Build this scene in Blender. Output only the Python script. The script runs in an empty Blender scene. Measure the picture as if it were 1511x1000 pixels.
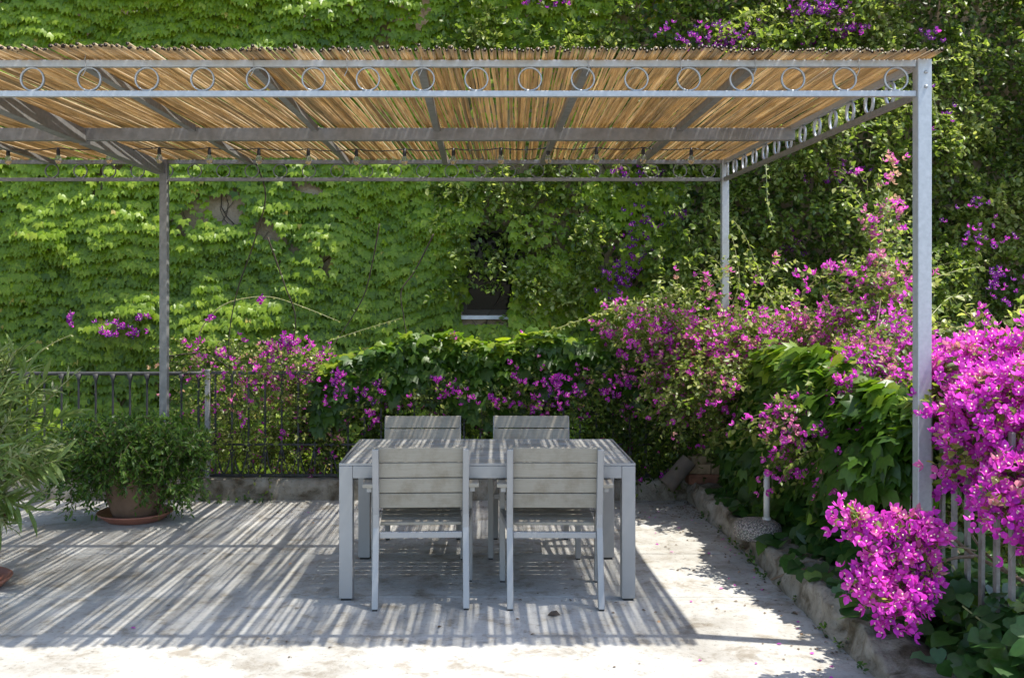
import bpy, math
import numpy as np
from mathutils import Vector, Matrix

R = math.radians
scene = bpy.context.scene
col = scene.collection
rng = np.random.default_rng(7)

# ---------------------------------------------------------------- camera, sky, sun, exposure
CAM_Z, FPX, VX, VY = 1.587, 1472.0, 708.0, 440.0
cd = bpy.data.cameras.new('camera'); cam = bpy.data.objects.new('camera', cd); col.objects.link(cam)
cam.location = (0, 0, CAM_Z); cam.rotation_euler = (R(90), 0, 0)
cd.sensor_width = 36; cd.lens = FPX / 1511 * 36
cd.shift_x = (755.5 - VX) / 1511; cd.shift_y = (VY - 500) / 1511
cd.clip_start = .05; cd.clip_end = 400
scene.camera = cam

SUN = Vector((.387, -.075, 1.0)).normalized()          # towards the sun
el = math.asin(SUN.z); az = math.atan2(SUN.x, SUN.y)
world = bpy.data.worlds.new('World'); scene.world = world; world.use_nodes = True
wn = world.node_tree.nodes; bg = wn['Background']
sky = wn.new('ShaderNodeTexSky'); sky.sky_type = 'NISHITA'; sky.sun_disc = False
sky.sun_elevation = el; sky.sun_rotation = az
world.node_tree.links.new(sky.outputs[0], bg.inputs[0]); bg.inputs[1].default_value = .15
ld = bpy.data.lights.new('sun', 'SUN'); ld.energy = 3.4; ld.angle = R(.53); ld.color = (1, .95, .87)
sun = bpy.data.objects.new('sun', ld); col.objects.link(sun)
sun.rotation_euler = SUN.to_track_quat('Z', 'Y').to_euler(); sun.location = (5, -3, 12)
vs = scene.view_settings; vs.view_transform = 'Standard'; vs.look = 'None'; vs.gamma = 1; vs.exposure = 1.36


def at(px, py, d):
    """a point of the place, from where it sits in the picture and its distance"""
    return ((px - VX) / FPX * d, d, CAM_Z - (py - VY) / FPX * d)


# ---------------------------------------------------------------- materials
def mat_new(name):
    m = bpy.data.materials.new(name); m.use_nodes = True
    return m, m.node_tree.nodes, m.node_tree.links, m.node_tree.nodes['Principled BSDF']


def ramp(n, stops):
    r = n.new('ShaderNodeValToRGB'); e = r.color_ramp.elements
    while len(e) < len(stops): e.new(.5)
    for k, (p, c) in enumerate(stops):
        e[k].position = p; e[k].color = (*c, 1)
    return r


def noise(n, l, scale, detail=4, rough=.55, vec=None, dist=0):
    t = n.new('ShaderNodeTexNoise'); t.inputs['Scale'].default_value = scale
    t.inputs['Detail'].default_value = detail; t.inputs['Roughness'].default_value = rough
    t.inputs['Distortion'].default_value = dist
    if vec is not None: l.new(vec, t.inputs['Vector'])
    return t


def mixc(n, l, fac, a, b, blend='MIX'):
    m = n.new('ShaderNodeMix'); m.data_type = 'RGBA'; m.blend_type = blend
    for i, v in ((0, fac), (6, a), (7, b)):
        if isinstance(v, (int, float)): m.inputs[i].default_value = v
        elif isinstance(v, tuple): m.inputs[i].default_value = (*v, 1)
        else: l.new(v, m.inputs[i])
    return m.outputs[2]


def leaf_mat(name, stops, trans=.35, boost=(2.0, 2.0, 1.2), rough=.42, spec=.4):
    m, n, l, p = mat_new(name)
    a = n.new('ShaderNodeAttribute'); a.attribute_name = 'tint'
    r = ramp(n, stops); l.new(a.outputs['Fac'], r.inputs[0])
    co = n.new('ShaderNodeTexCoord')
    nz = noise(n, l, 60, 2, .5, co.outputs['Object'])
    nr = ramp(n, [(.3, (.82, .82, .82)), (.7, (1.12, 1.12, 1.12))]); l.new(nz.outputs['Fac'], nr.inputs[0])
    c = mixc(n, l, 1.0, r.outputs[0], nr.outputs[0], 'MULTIPLY')
    l.new(c, p.inputs['Base Color']); p.inputs['Roughness'].default_value = rough
    p.inputs['Specular IOR Level'].default_value = spec
    t = n.new('ShaderNodeBsdfTranslucent')
    tc = mixc(n, l, 1.0, c, boost, 'MULTIPLY'); l.new(tc, t.inputs['Color'])
    mx = n.new('ShaderNodeMixShader'); mx.inputs[0].default_value = trans
    l.new(p.outputs[0], mx.inputs[1]); l.new(t.outputs[0], mx.inputs[2])
    l.new(mx.outputs[0], n['Material Output'].inputs['Surface'])
    return m


def solid_mat(name, c1, c2, scale=8, rough=.6, metal=0, bump=.0, bscale=60, detail=6, dist=0, spec=.5, stretch=None, island=0):
    m, n, l, p = mat_new(name)
    co = n.new('ShaderNodeTexCoord'); vec = co.outputs['Object']
    if stretch:
        mp = n.new('ShaderNodeMapping'); mp.inputs['Scale'].default_value = stretch
        l.new(vec, mp.inputs['Vector']); vec = mp.outputs[0]
    nz = noise(n, l, scale, detail, .6, vec, dist)
    r = ramp(n, [(.3, c1), (.7, c2)]); l.new(nz.outputs['Fac'], r.inputs[0])
    c = r.outputs[0]
    if island:                                           # each board its own tone, plus blotchy weathering
        ge = n.new('ShaderNodeNewGeometry'); ri = ramp(n, [(0, (1 - island, 1 - island, 1 - island * 1.1)), (1, (1 + island, 1 + island, 1 + island))])
        l.new(ge.outputs['Random Per Island'], ri.inputs[0]); c = mixc(n, l, 1.0, c, ri.outputs[0], 'MULTIPLY')
        nd = noise(n, l, 7, 6, .7, co.outputs['Object']); rd = ramp(n, [(.36, (.80, .77, .72)), (.52, (1, 1, 1))]); l.new(nd.outputs['Fac'], rd.inputs[0])
        c = mixc(n, l, 1.0, c, rd.outputs[0], 'MULTIPLY')
    l.new(c, p.inputs['Base Color'])
    p.inputs['Roughness'].default_value = rough; p.inputs['Metallic'].default_value = metal
    p.inputs['Specular IOR Level'].default_value = spec
    if bump:
        b2 = noise(n, l, bscale, 5, .6, vec); bp = n.new('ShaderNodeBump')
        bp.inputs['Strength'].default_value = bump; bp.inputs['Distance'].default_value = .01
        l.new(b2.outputs['Fac'], bp.inputs['Height']); l.new(bp.outputs[0], p.inputs['Normal'])
    return m


M = {}
# fresh green creeper on the wall, small-leaved climber, oleander, fern-like pot shrub
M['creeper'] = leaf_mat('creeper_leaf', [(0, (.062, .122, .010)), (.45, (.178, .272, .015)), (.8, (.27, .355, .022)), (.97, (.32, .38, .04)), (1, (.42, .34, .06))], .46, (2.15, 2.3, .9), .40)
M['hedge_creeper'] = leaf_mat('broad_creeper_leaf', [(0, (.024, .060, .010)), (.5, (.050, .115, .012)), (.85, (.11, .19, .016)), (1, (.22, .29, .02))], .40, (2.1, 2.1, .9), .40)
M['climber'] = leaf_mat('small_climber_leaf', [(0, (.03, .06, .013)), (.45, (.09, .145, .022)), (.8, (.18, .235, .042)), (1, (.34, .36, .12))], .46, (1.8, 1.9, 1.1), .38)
M['oleander'] = leaf_mat('oleander_leaf', [(0, (.08, .14, .03)), (.55, (.18, .25, .07)), (.85, (.26, .32, .13)), (1, (.33, .36, .22))], .28, (1.8, 1.9, 1.0), .35)
M['fern'] = leaf_mat('pot_shrub_leaf', [(0, (.035, .085, .014)), (.6, (.085, .165, .024)), (1, (.17, .25, .04))], .3, (1.9, 2.0, 1.0), .42)
M['ground'] = leaf_mat('ground_vine_leaf', [(0, (.018, .055, .014)), (.6, (.040, .10, .022)), (.9, (.085, .16, .02)), (1, (.16, .26, .02))], .28, (1.9, 2.0, 1.0), .33)
BR = [(0, (.86, .80, .62)), (.02, (.86, .80, .62)), (.05, (.16, .035, .25)), (.30, (.30, .03, .32)), (.5, (.64, .05, .54)), (.78, (.74, .10, .58)), (.9, (.66, .18, .38)), (1, (.60, .38, .22))]
M['bract'] = leaf_mat('bougainvillea_bract', BR, .45, (1.3, 1.3, 1.3), .55, .2)
M['stem'] = solid_mat('woody_stem', (.10, .065, .04), (.22, .16, .10), 30, .8)
M['dark_stem'] = solid_mat('dark_woody_stem', (.035, .026, .018), (.08, .06, .04), 30, .85)
M['green_stem'] = solid_mat('pale_green_shoot', (.22, .25, .09), (.36, .34, .17), 25, .6)
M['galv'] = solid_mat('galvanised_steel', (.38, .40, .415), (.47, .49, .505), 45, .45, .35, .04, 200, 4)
M['galv_shaded'] = solid_mat('shaded_steel', (.19, .19, .185), (.28, .278, .27), 25, .55, .25, .05, 160, 4)  # darker copy of the galvanised steel, shade under the roof put into its colour
M['iron'] = solid_mat('old_black_iron', (.025, .026, .028), (.075, .075, .075), 35, .6, .3, .2, 120)
M['iron_grey'] = solid_mat('grey_painted_iron', (.22, .22, .22), (.36, .35, .34), 30, .55, .1, .1, 90)
M['fence'] = solid_mat('fence_paint', (.15, .14, .12), (.29, .275, .25), 22, .6, .1, .15, 90)
M['alu'] = solid_mat('powder_coated_aluminium', (.29, .288, .28), (.325, .322, .315), 6, .42, .2, .01, 300)
M['slat'] = solid_mat('grey_beige_slat', (.27, .242, .19), (.325, .296, .24), 9, .55, 0, .05, 60, 5, 0, .35, (1, 30, 30), .07)
M['top_slat'] = solid_mat('grey_table_slat', (.26, .26, .245), (.33, .325, .305), 9, .62, 0, .05, 60, 5, 0, .4, (1, 30, 30), .09)
M['dark_gap'] = solid_mat('black_rubber', (.012, .012, .012), (.03, .03, .03), 20, .7)
M['terracotta'] = solid_mat('old_terracotta', (.11, .065, .04), (.22, .135, .085), 7, .9, 0, .25, 70)
M['saucer'] = solid_mat('red_plastic_saucer', (.26, .095, .06), (.36, .15, .10), 6, .55, 0, .05, 70)
M['soil'] = solid_mat('potting_soil', (.02, .014, .009), (.06, .042, .028), 40, .95, 0, .6, 60)
M['frame'] = solid_mat('dark_window_frame', (.05, .04, .035), (.08, .065, .055), 20, .5)
M['sill'] = solid_mat('white_stone_sill', (.62, .62, .64), (.74, .74, .76), 12, .6, 0, .05)
M['white_pole'] = solid_mat('white_painted_tube', (.55, .54, .50), (.72, .71, .67), 14, .5, .1, .04)
M['socket'] = solid_mat('black_socket', (.015, .015, .015), (.03, .03, .03), 20, .5)
M['brick'] = solid_mat('rough_yellow_stone', (.16, .11, .06), (.38, .28, .17), 14, .9, 0, .5, 50)
M['brick_red'] = solid_mat('rough_red_brick', (.15, .06, .035), (.26, .12, .07), 14, .9, 0, .5, 50)
M['clay_pipe'] = solid_mat('dull_clay_pipe', (.085, .07, .055), (.15, .12, .095), 9, .85, 0, .2, 60)
M['dry'] = solid_mat('dry_leaf', (.06, .04, .025), (.16, .10, .05), 40, .8)
M['dark_dry'] = solid_mat('dark_dry_leaf', (.02, .016, .012), (.05, .035, .025), 60, .8)
m, n, l, p = mat_new('window_glass')
p.inputs['Base Color'].default_value = (.012, .014, .015, 1); p.inputs['Roughness'].default_value = .04; p.inputs['Specular IOR Level'].default_value = .12
M['glass'] = m
m, n, l, p = mat_new('clear_bulb_glass')
p.inputs['Base Color'].default_value = (.9, .88, .82, 1); p.inputs['Roughness'].default_value = .03
p.inputs['Transmission Weight'].default_value = .92; p.inputs['IOR'].default_value = 1.2
M['bulb'] = m

# canes: each one its own tone, darker speckles and bands along it
m, n, l, p = mat_new('dry_cane')
a = n.new('ShaderNodeAttribute'); a.attribute_name = 'tint'
r = ramp(n, [(0, (.05, .035, .02)), (.02, (.05, .035, .02)), (.05, (.33, .25, .14)), (.35, (.47, .365, .215)), (.7, (.58, .47, .295)), (1, (.70, .61, .44))]); l.new(a.outputs['Fac'], r.inputs[0])
co = n.new('ShaderNodeTexCoord'); mp = n.new('ShaderNodeMapping'); mp.inputs['Scale'].default_value = (60, 4, 60); l.new(co.outputs['Object'], mp.inputs[0])
nz = noise(n, l, 1.0, 6, .7, mp.outputs[0]); nr = ramp(n, [(.28, (.45, .40, .34)), (.52, (1, 1, 1)), (.75, (1.15, 1.12, 1.05))]); l.new(nz.outputs['Fac'], nr.inputs[0])
c = mixc(n, l, 1.0, r.outputs[0], nr.outputs[0], 'MULTIPLY')
l.new(c, p.inputs['Base Color']); p.inputs['Roughness'].default_value = .42
t = n.new('ShaderNodeBsdfTranslucent'); tc = mixc(n, l, 1.0, c, (1.42, 1.32, 1.12), 'MULTIPLY'); l.new(tc, t.inputs['Color'])
mx = n.new('ShaderNodeMixShader'); mx.inputs[0].default_value = .38
l.new(p.outputs[0], mx.inputs[1]); l.new(t.outputs[0], mx.inputs[2]); l.new(mx.outputs[0], n['Material Output'].inputs['Surface'])
M['cane'] = m


def concrete(name, base, dark, light, big=.7, rough=.88, bump=.35, grime=.5):
    m, n, l, p = mat_new(name)
    co = n.new('ShaderNodeTexCoord'); v = co.outputs['Object']
    n1 = noise(n, l, big, 7, .62, v, .6); n2 = noise(n, l, 5.5, 8, .72, v, .3); n3 = noise(n, l, 34, 6, .75, v)
    r1 = ramp(n, [(.32, dark), (.5, base), (.72, light)]); l.new(n1.outputs['Fac'], r1.inputs[0])
    r2 = ramp(n, [(.36, (.56, .49, .40)), (.47, (.92, .90, .87)), (.60, (1.05, 1.05, 1.05))]); l.new(n2.outputs['Fac'], r2.inputs[0])
    r3 = ramp(n, [(.33, (.40, .37, .34)), (.43, (.97, .97, .97)), (.62, (1.06, 1.06, 1.06))]); l.new(n3.outputs['Fac'], r3.inputs[0])
    c = mixc(n, l, grime * 1.6 if grime < .6 else 1.0, r1.outputs[0], r2.outputs[0], 'MULTIPLY')
    c = mixc(n, l, .75, c, r3.outputs[0], 'MULTIPLY')
    # dark pits
    vo = n.new('ShaderNodeTexVoronoi'); vo.inputs['Scale'].default_value = 19; l.new(v, vo.inputs['Vector'])
    r4 = ramp(n, [(.035, (.35, .32, .28)), (.075, (1, 1, 1))]); l.new(vo.outputs['Distance'], r4.inputs[0])
    n5 = noise(n, l, 2.2, 3, .6, v); r5 = ramp(n, [(.5, (0, 0, 0)), (.62, (1, 1, 1))]); l.new(n5.outputs['Fac'], r5.inputs[0])
    c = mixc(n, l, r5.outputs[0], c, mixc(n, l, 1.0, c, r4.outputs[0], 'MULTIPLY'))
    wv = n.new('ShaderNodeVectorMath'); wv.operation = 'ADD'; n6 = noise(n, l, 3.5, 5, .7, v); l.new(v, wv.inputs[0]); l.new(n6.outputs['Color'], wv.inputs[1])
    vc = n.new('ShaderNodeTexVoronoi'); vc.feature = 'DISTANCE_TO_EDGE'; vc.inputs['Scale'].default_value = .75; l.new(wv.outputs[0], vc.inputs['Vector'])
    r6 = ramp(n, [(.0015, (.45, .42, .38)), (.006, (1, 1, 1))]); l.new(vc.outputs['Distance'], r6.inputs[0])
    n7 = noise(n, l, 1.1, 2, .5, v); r7 = ramp(n, [(.52, (0, 0, 0)), (.6, (.8, .8, .8))]); l.new(n7.outputs['Fac'], r7.inputs[0])
    c = mixc(n, l, r7.outputs[0], c, mixc(n, l, 1.0, c, r6.outputs[0], 'MULTIPLY'))
    l.new(c, p.inputs['Base Color']); p.inputs['Roughness'].default_value = rough; p.inputs['Specular IOR Level'].default_value = .25
    bp = n.new('ShaderNodeBump'); bp.inputs['Strength'].default_value = bump; bp.inputs['Distance'].default_value = .012
    ad = n.new('ShaderNodeMath'); ad.operation = 'ADD'; l.new(n2.outputs['Fac'], ad.inputs[0]); l.new(n3.outputs['Fac'], ad.inputs[1])
    l.new(ad.outputs[0], bp.inputs['Height']); l.new(bp.outputs[0], p.inputs['Normal'])
    return m


M['floor'] = concrete('terrace_concrete', (.385, .382, .355), (.292, .282, .252), (.445, .442, .418), 1.6)
M['kerb'] = concrete('rough_kerb_concrete', (.27, .245, .20), (.12, .105, .078), (.36, .335, .285), 5.5, .95, 1.0, .9)
M['stucco'] = concrete('old_wall_plaster', (.36, .28, .20), (.24, .18, .125), (.44, .37, .29), 1.1, .95, .8)
M['earth'] = concrete('dry_earth', (.11, .085, .055), (.06, .05, .03), (.16, .13, .09), 1.5, .95, .8)
M['pebble'] = None
m, n, l, p = mat_new('pebbled_concrete')
co = n.new('ShaderNodeTexCoord'); vo = n.new('ShaderNodeTexVoronoi'); vo.inputs['Scale'].default_value = 110; l.new(co.outputs['Object'], vo.inputs['Vector'])
r = ramp(n, [(0, (.48, .38, .27)), (.42, (.34, .26, .18)), (.62, (.12, .095, .07))]); l.new(vo.outputs['Distance'], r.inputs[0])
c = mixc(n, l, .22, r.outputs[0], vo.outputs['Color'], 'OVERLAY'); hs = n.new('ShaderNodeHueSaturation'); hs.inputs['Saturation'].default_value = .45; l.new(c, hs.inputs['Color'])
l.new(hs.outputs[0], p.inputs['Base Color']); p.inputs['Roughness'].default_value = .8
bp = n.new('ShaderNodeBump'); bp.invert = True; bp.inputs['Strength'].default_value = .9; bp.inputs['Distance'].default_value = .006
l.new(vo.outputs['Distance'], bp.inputs['Height']); l.new(bp.outputs[0], p.inputs['Normal']); M['pebble'] = m


# ---------------------------------------------------------------- object helpers
def tag(o, label=None, cat=None, group=None, kind=None):
    for k, v in (('label', label), ('category', cat), ('group', group), ('kind', kind)):
        if v: o[k] = v
    return o


def empty(name, loc, label, cat, group=None, rz=0):
    o = bpy.data.objects.new(name, None); col.objects.link(o); o.location = loc; o.rotation_euler = (0, 0, rz)
    o.empty_display_size = .1
    return tag(o, label, cat, group)


def link(name, me, mat, parent=None):
    o = bpy.data.objects.new(name, me); col.objects.link(o)
    if mat is not None: me.materials.append(mat)
    if parent is not None: o.parent = parent
    return o


class MB:
    """collects boxes, bars, tubes and lathes; build() links them as one mesh object (parent's own coordinates)"""
    def __init__(s): s.v = []; s.f = []; s.smooth = []; s.t = []

    def add(s, vs_, fs, smooth=False, tint=0.):
        b = len(s.v); s.v += [tuple(map(float, x)) for x in vs_]; s.t += [tint] * len(vs_)
        s.f += [tuple(b + i for i in f) for f in fs]; s.smooth += [smooth] * len(fs); return s

    def box(s, x0, x1, y0, y1, z0, z1):
        v = [(x, y, z) for z in (z0, z1) for y in (y0, y1) for x in (x0, x1)]
        return s.add(v, [(0, 2, 3, 1), (4, 5, 7, 6), (0, 1, 5, 4), (2, 6, 7, 3), (0, 4, 6, 2), (1, 3, 7, 5)])

    def beam(s, a, b, w, h, up=(0, 0, 1)):
        a, b = Vector(a), Vector(b); d = (b - a).normalized(); u = Vector(up)
        sd = d.cross(u).normalized(); u = sd.cross(d).normalized()
        v = [p + sd * (i * w / 2) + u * (j * h / 2) for p in (a, b) for (i, j) in ((-1, -1), (1, -1), (1, 1), (-1, 1))]
        return s.add(v, [(0, 1, 2, 3), (7, 6, 5, 4), (0, 4, 5, 1), (1, 5, 6, 2), (2, 6, 7, 3), (3, 7, 4, 0)])

    def tube(s, pts, rad, sides=6, cap=True, tint=0., smooth=True, closed=False):
        pts = [Vector(p) for p in pts]; n = len(pts)
        rad = [rad] * n if isinstance(rad, (int, float)) else rad
        vs_, fs = [], []
        d0 = (pts[1] - pts[0]).normalized(); ref = Vector((0, 0, 1)) if abs(d0.z) < .9 else Vector((1, 0, 0))
        u = d0.cross(ref).normalized()
        for i in range(n):
            a = pts[(i - 1) % n] if (i or closed) else pts[0]; b = pts[(i + 1) % n] if (i < n - 1 or closed) else pts[-1]
            d = (b - a).normalized(); u = (u - d * u.dot(d)).normalized(); w = d.cross(u)
            for k in range(sides):
                q = 2 * math.pi * k / sides
                vs_.append(pts[i] + (u * math.cos(q) + w * math.sin(q)) * rad[i])
        for i in range(n if closed else n - 1):
            j = (i + 1) % n
            for k in range(sides):
                k2 = (k + 1) % sides
                fs.append((i * sides + k, i * sides + k2, j * sides + k2, j * sides + k))
        if cap and not closed:
            fs.append(tuple(reversed(range(sides)))); fs.append(tuple((n - 1) * sides + k for k in range(sides)))
        return s.add(vs_, fs, smooth, tint)

    def lathe(s, prof, c=(0, 0, 0), sides=32, jit=0):
        vs_, fs = [], []; n = len(prof)
        for (r_, z) in prof:
            for k in range(sides):
                q = 2 * math.pi * k / sides
                rr = r_ * (1 + jit * math.sin(q * 3 + z * 9) + jit * .6 * math.sin(q * 7 + z * 31))
                vs_.append((c[0] + rr * math.cos(q), c[1] + rr * math.sin(q), c[2] + z))
        for i in range(n - 1):
            for k in range(sides):
                k2 = (k + 1) % sides
                fs.append((i * sides + k, i * sides + k2, (i + 1) * sides + k2, (i + 1) * sides + k))
        if prof[0][0] > 1e-4: fs.append(tuple(reversed(range(sides))))
        if prof[-1][0] > 1e-4: fs.append(tuple((n - 1) * sides + k for k in range(sides)))
        return s.add(vs_, fs, True)

    def build(s, name, mat, parent=None, bevel=0, tint=False):
        me = bpy.data.meshes.new(name); me.from_pydata(s.v, [], s.f)
        me.polygons.foreach_set('use_smooth', s.smooth)
        if tint:
            a = me.attributes.new('tint', 'FLOAT', 'POINT'); a.data.foreach_set('value', np.array(s.t, dtype=np.float32))
        me.update()
        o = link(name, me, mat, parent)
        if bevel:
            b = o.modifiers.new('bevel', 'BEVEL'); b.width = bevel; b.segments = 2; b.limit_method = 'ANGLE'; b.angle_limit = R(50)
        return o


def norm(a):
    return a / np.maximum(np.linalg.norm(a, axis=-1, keepdims=True), 1e-9)


# leaf shapes: outline round a middle vertex (last), x across, y along, z out of the leaf
def fan(outline, mid):
    v = np.array(outline + [mid], float); k = len(outline)
    return v, np.array([(k, (i + 1) % k, i) for i in range(k)])


T_IVY = fan([(0, 0, 0), (-.30, -.12, .02), (-.54, .16, .0), (-.60, .66, -.10), (-.24, .53, .0), (0, 1.02, -.16),
             (.24, .53, .0), (.60, .66, -.10), (.54, .16, .0), (.30, -.12, .02)], (0, .36, .07))
T_OVATE = fan([(0, 0, 0), (-.30, .32, .07), (-.22, .68, .03), (0, 1, -.10), (.22, .68, .03), (.30, .32, .07)], (0, .48, -.02))
T_LANCE = fan([(0, 0, 0), (-.070, .22, .02), (-.085, .55, .03), (-.04, .84, -.03), (0, 1, -.10), (.04, .84, -.03), (.085, .55, .03), (.070, .22, .02)], (0, .5, .015))
T_HEART = fan([(0, .06, 0), (-.22, -.06, .03), (-.46, .10, .05), (-.50, .40, .02), (-.30, .72, -.02), (0, 1.05, -.14),
               (.30, .72, -.02), (.50, .40, .02), (.46, .10, .05), (.22, -.06, .03)], (0, .42, .0))
T_PINNA = fan([(0, 0, 0), (-.17, .30, .03), (-.14, .7, .02), (0, 1, -.06), (.14, .7, .02), (.17, .30, .03)], (0, .5, -.01))


def flower_template():
    vs_, fs, ts = [], [], []
    br = fan([(0, 0, 0), (-.33, .34, .10), (-.27, .70, .08), (0, 1.0, -.10), (.27, .70, .08), (.33, .34, .10)], (0, .5, -.02))
    for k in range(3):
        q = 2 * math.pi * k / 3
        tilt = Matrix.Rotation(R(48), 3, 'X'); spin = Matrix.Rotation(q, 3, 'Y')
        b = len(vs_)
        for x in br[0]:
            vs_.append(tuple(spin @ (tilt @ Vector(x)))); ts.append(0.)
        fs += [tuple(b + i for i in f) for f in br[1]]
    b = len(vs_)                                         # the small cream flower in the middle
    for k in range(5):
        q = 2 * math.pi * k / 5; vs_.append((.10 * math.cos(q), .52, .10 * math.sin(q))); ts.append(-2.)
    vs_.append((0, .10, 0)); ts.append(-2.)
    vs_.append((0, .50, 0)); ts.append(-2.)
    for k in range(5): fs += [(b + 6, b + k, b + (k + 1) % 5), (b + 5, b + (k + 1) % 5, b + k)]
    return np.array(vs_), np.array(fs), np.array(ts)


T_FLOWER = flower_template()


def leaf_mesh(name, T, P, tip, nor, size, tint, mat, parent=None):
    tv, tf = T[0], T[1]; N, K = len(P), len(tv)
    tip = norm(tip); sd = norm(np.cross(tip, nor)); nor = np.cross(sd, tip)
    V = P[:, None, :] + size[:, None, None] * (tv[None, :, 0, None] * sd[:, None, :] + tv[None, :, 1, None] * tip[:, None, :] + tv[None, :, 2, None] * nor[:, None, :])
    F = (np.arange(N)[:, None, None] * K + tf[None]).reshape(-1)
    me = bpy.data.meshes.new(name)
    me.vertices.add(N * K); me.vertices.foreach_set('co', V.reshape(-1).astype(np.float32))
    nf = N * len(tf); me.loops.add(nf * 3); me.loops.foreach_set('vertex_index', F.astype(np.int32))
    me.polygons.add(nf); me.polygons.foreach_set('loop_start', np.arange(0, nf * 3, 3, dtype=np.int32))
    t = np.repeat(np.clip(tint, .06 if len(T) > 2 else 0, 1), K)
    if len(T) > 2: t = np.where(np.tile(T[2], N) < -1, 0., t)
    a = me.attributes.new('tint', 'FLOAT', 'POINT'); a.data.foreach_set('value', t.astype(np.float32))
    me.update(calc_edges=True)
    return link(name, me, mat, parent)


def twig_mesh(name, L, rad, mat, parent=None):
    """L: (n, m, 3) polylines, three-sided tapering twigs"""
    n, m_, _ = L.shape
    d = norm(np.gradient(L, axis=1)); ref = np.zeros_like(d); ref[..., 0] = .37; ref[..., 1] = .51; ref[..., 2] = .78
    u = norm(np.cross(d, ref)); w = np.cross(d, u)
    rr = (np.asarray(rad).reshape(-1, 1) * np.linspace(1, .35, m_)[None])[..., None]
    ring = np.stack([L + rr * (u * math.cos(q) + w * math.sin(q)) for q in (0, 2.094, 4.189)], axis=2)   # n m 3 3
    base = (np.arange(n)[:, None, None] * m_ + np.arange(m_ - 1)[None, :, None]) * 3
    k = np.arange(3)[None, None, :]; k2 = (k + 1) % 3
    F = np.stack([base + k, base + k2, base + 3 + k2, base + 3 + k], axis=-1).reshape(-1)
    me = bpy.data.meshes.new(name); me.vertices.add(n * m_ * 3); me.vertices.foreach_set('co', ring.reshape(-1).astype(np.float32))
    nf = len(F) // 4; me.loops.add(nf * 4); me.loops.foreach_set('vertex_index', F.astype(np.int32))
    me.polygons.add(nf); me.polygons.foreach_set('loop_start', np.arange(0, nf * 4, 4, dtype=np.int32))
    me.polygons.foreach_set('use_smooth', np.ones(nf, dtype=bool)); me.update(calc_edges=True)
    return link(name, me, mat, parent)


_TAB = np.random.default_rng(3).random((256, 256))


def vnoise(x, y, s=0):
    x = np.asarray(x) + s * 17.3 + 1000; y = np.asarray(y) + s * 9.7 + 1000
    xi, yi = np.floor(x).astype(int), np.floor(y).astype(int); fx, fy = x - xi, y - yi
    fx = fx * fx * (3 - 2 * fx); fy = fy * fy * (3 - 2 * fy)
    g = lambda a, b: _TAB[a % 256, b % 256]
    return (g(xi, yi) * (1 - fx) + g(xi + 1, yi) * fx) * (1 - fy) + (g(xi, yi + 1) * (1 - fx) + g(xi + 1, yi + 1) * fx) * fy


def fbm(x, y, s=0):
    return (vnoise(x, y, s) + .5 * vnoise(x * 2.1, y * 2.1, s + 1) + .25 * vnoise(x * 4.3, y * 4.3, s + 2)) / 1.75


def sprays(c, d, length, k, sag=.25, spread=.9, upn=.8):
    """k leaves along each of n twigs; returns leaf points, tips, normals and the twigs"""
    n = len(c); d = norm(d); length = np.broadcast_to(length, (n,))
    t = (np.arange(k)[None] + rng.random((n, k))) / k
    pos = c[:, None] + d[:, None] * (length[:, None] * t)[..., None]
    pos[..., 2] -= sag * length[:, None] * t ** 2
    rd = rng.normal(size=(n, k, 3)); perp = norm(rd - d[:, None] * (rd * d[:, None]).sum(-1, keepdims=True))
    tip = norm(d[:, None] * .55 + perp * spread + np.array([0, 0, -.22]))
    nor = norm(np.array([0, -.18, upn]) + rng.normal(size=(n, k, 3)) * .42)
    m_ = 5; tt = np.linspace(0, 1, m_)
    L = c[:, None] + d[:, None] * (length[:, None] * tt)[..., None]; L[..., 2] -= sag * length[:, None] * tt ** 2
    return pos.reshape(-1, 3), tip.reshape(-1, 3), nor.reshape(-1, 3), L, t.reshape(-1)


def in_blob(c, r_, n, shell=.45):
    u = norm(rng.normal(size=(n, 3))); rad = rng.random(n) ** (1 / 3); rad = shell + (1 - shell) * rad if shell < 1 else np.ones(n)
    return np.array(c) + u * rad[:, None] * np.array(r_), u


def shoot(pts, n=24):
    """smooth curve through points"""
    P = np.array(pts, float); k = len(P); out = []
    for i in range(k - 1):
        p0, p1, p2, p3 = P[max(i - 1, 0)], P[i], P[i + 1], P[min(i + 2, k - 1)]
        m_ = max(2, n // (k - 1))
        for t in np.linspace(0, 1, m_, endpoint=False):
            out.append(.5 * ((2 * p1) + (-p0 + p2) * t + (2 * p0 - 5 * p1 + 4 * p2 - p3) * t * t + (-p0 + 3 * p1 - 3 * p2 + p3) * t ** 3))
    out.append(P[-1]); return np.array(out)


# ================================================================ THE SETTING
# terrace floor: poured strips with narrow joints, ground below the terrace, kerb along the right bed
def grid_sheet(mb, x0, x1, y0, y1, z, nx, ny, amp=0, s=0):
    xs, ys = np.linspace(x0, x1, nx), np.linspace(y0, y1, ny)
    X, Y = np.meshgrid(xs, ys); Z = z + amp * (fbm(X * 1.3, Y * 1.3, s) - .5)
    v = np.stack([X, Y, Z], -1).reshape(-1, 3); f = [(j * nx + i, j * nx + i + 1, (j + 1) * nx + i + 1, (j + 1) * nx + i) for j in range(ny - 1) for i in range(nx - 1)]
    mb.add(v, f, True)


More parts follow.
